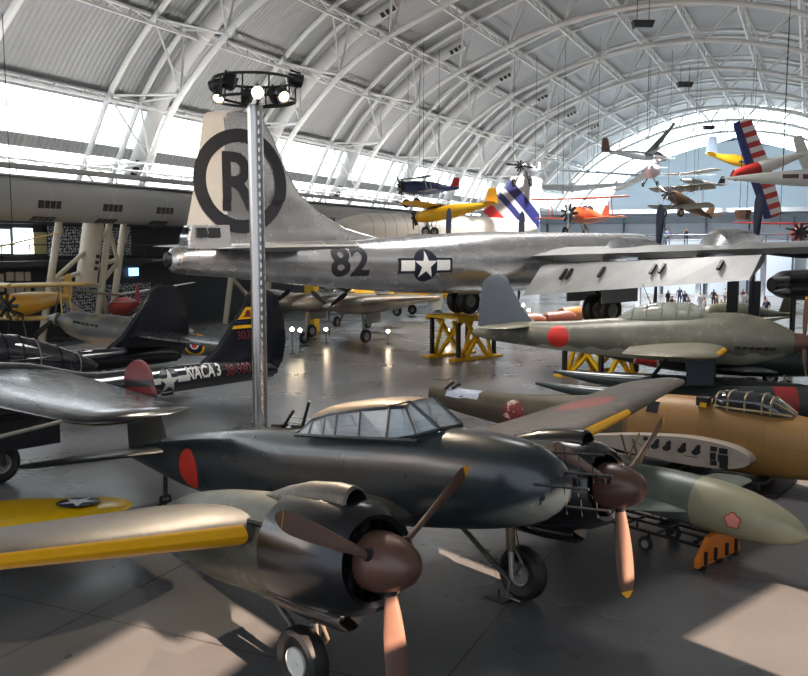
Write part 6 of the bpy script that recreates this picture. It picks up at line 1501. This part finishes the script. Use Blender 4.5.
# brassy tube frame standing behind the far propeller
q = at_depth(630, 470, 18.9); fs0 = root('tube_frame', 'small brassy tube frame standing behind the far brown propeller', 'frame', (q.x, q.y, 0), (0, 0, CAM_A+R(15)))
brass = paint((150, 126, 84), .4, .4)
for y in (-.25, .25):
    mb = MB(); mb.tube((-.5, y, 0), (.35, y, 1.75), .022, n=6); mb.build('side_tube', brass, fs0)
    mb = MB(); mb.tube((.45, y, 0), (-.1, y, 1.75), .022, n=6); mb.build('side_tube', brass, fs0)
for k in range(4):
    z = .35+.4*k; mb = MB(); x = -.5+.85*z/1.75; mb.tube((x, -.25, z), (x, .25, z), .018, n=6); mb.build('rung', brass, fs0)
# ================================================================ light and camera
sd = bpy.data.lights.new('low_sun', 'SUN'); sd.energy = 24.0; sd.color = (1.0, .73, .55); sd.angle = R(.25)
so = bpy.data.objects.new('low_sun', sd); C.objects.link(so); so.rotation_euler = SUN_D.to_track_quat('-Z', 'Y').to_euler(); so.location = (40, 12, 20)
w = bpy.data.worlds.new('sky'); bpy.context.scene.world = w; w.use_nodes = True
bg = w.node_tree.nodes['Background']; bg.inputs[0].default_value = (.78, .88, 1.0, 1); bg.inputs[1].default_value = 1.0
# troughs of fill light added along both sides to brighten the ceiling
def fill_light_row(X, Z, tilt, e, label):
    t = root('fill_light_row', label, 'fill light', (X, 78, Z))
    mb = MB(); mb.loft([[Vector((x, y, z)) for x, z in ((-.35, 0), (.35, 0), (.42, .22), (-.42, .22))] for y in (-66, 66)]); mb.build('trough', M['white_metal'], t, smooth=0)
    ld = bpy.data.lights.new('fill', 'AREA'); ld.shape = 'RECTANGLE'; ld.size = .7; ld.size_y = 130; ld.energy = e; ld.color = (1.0, .97, .94)
    lo = bpy.data.objects.new('fill', ld); C.objects.link(lo); lo.location = (X, 78, Z+.26); lo.rotation_euler = (pi, tilt, 0)
fill_light_row(-36.6, 9.75, R(-12), 8200, 'long white uplight trough added to brighten the roof, beside the catwalk above the air duct')
fill_light_row(13.0, 11.6, R(12), 9600, 'long white uplight trough added to brighten the roof, along the unseen right side of the vault')
# the lit stage lamps on the pole
for (a, b_, h, d, on) in SPOTS:
    if not on: continue
    p = Vector((PXp, PYp, 0))+right*a+vd*b_+Vector((0, 0, ztop+h)); dd = (right*d[0]+vd*d[1]+Vector((0, 0, d[2]))).normalized()
    ld = bpy.data.lights.new('stage_lamp', 'SPOT'); ld.energy = 1800; ld.color = (1.0, .80, .58); ld.spot_size = R(60); ld.spot_blend = .6; ld.shadow_soft_size = .015
    lo = bpy.data.objects.new('stage_lamp', ld); C.objects.link(lo); lo.location = p+dd*.2; lo.rotation_euler = dd.to_track_quat('-Z', 'Y').to_euler()
cd = bpy.data.cameras.new('camera'); co = bpy.data.objects.new('camera', cd); C.objects.link(co)
cd.sensor_fit = 'HORIZONTAL'; cd.sensor_width = 36; cd.lens = 36*FPX/808; cd.clip_end = 600; cd.clip_start = .05
co.location = (0, 0, CAM_H); co.rotation_euler = (R(90)-CAM_P, 0, CAM_A)
sc = bpy.context.scene; sc.camera = co
sc.view_settings.view_transform = 'Standard'; sc.view_settings.look = 'None'; sc.view_settings.gamma = 1; sc.view_settings.use_curve_mapping = False
sc.view_settings.exposure = 0.45
sc.cycles.max_bounces = 6; sc.cycles.diffuse_bounces = 4; sc.cycles.glossy_bounces = 4; sc.cycles.transparent_max_bounces = 8
sc.cycles.caustics_reflective = False; sc.cycles.caustics_refractive = False
sc.cycles.sample_clamp_indirect = 6
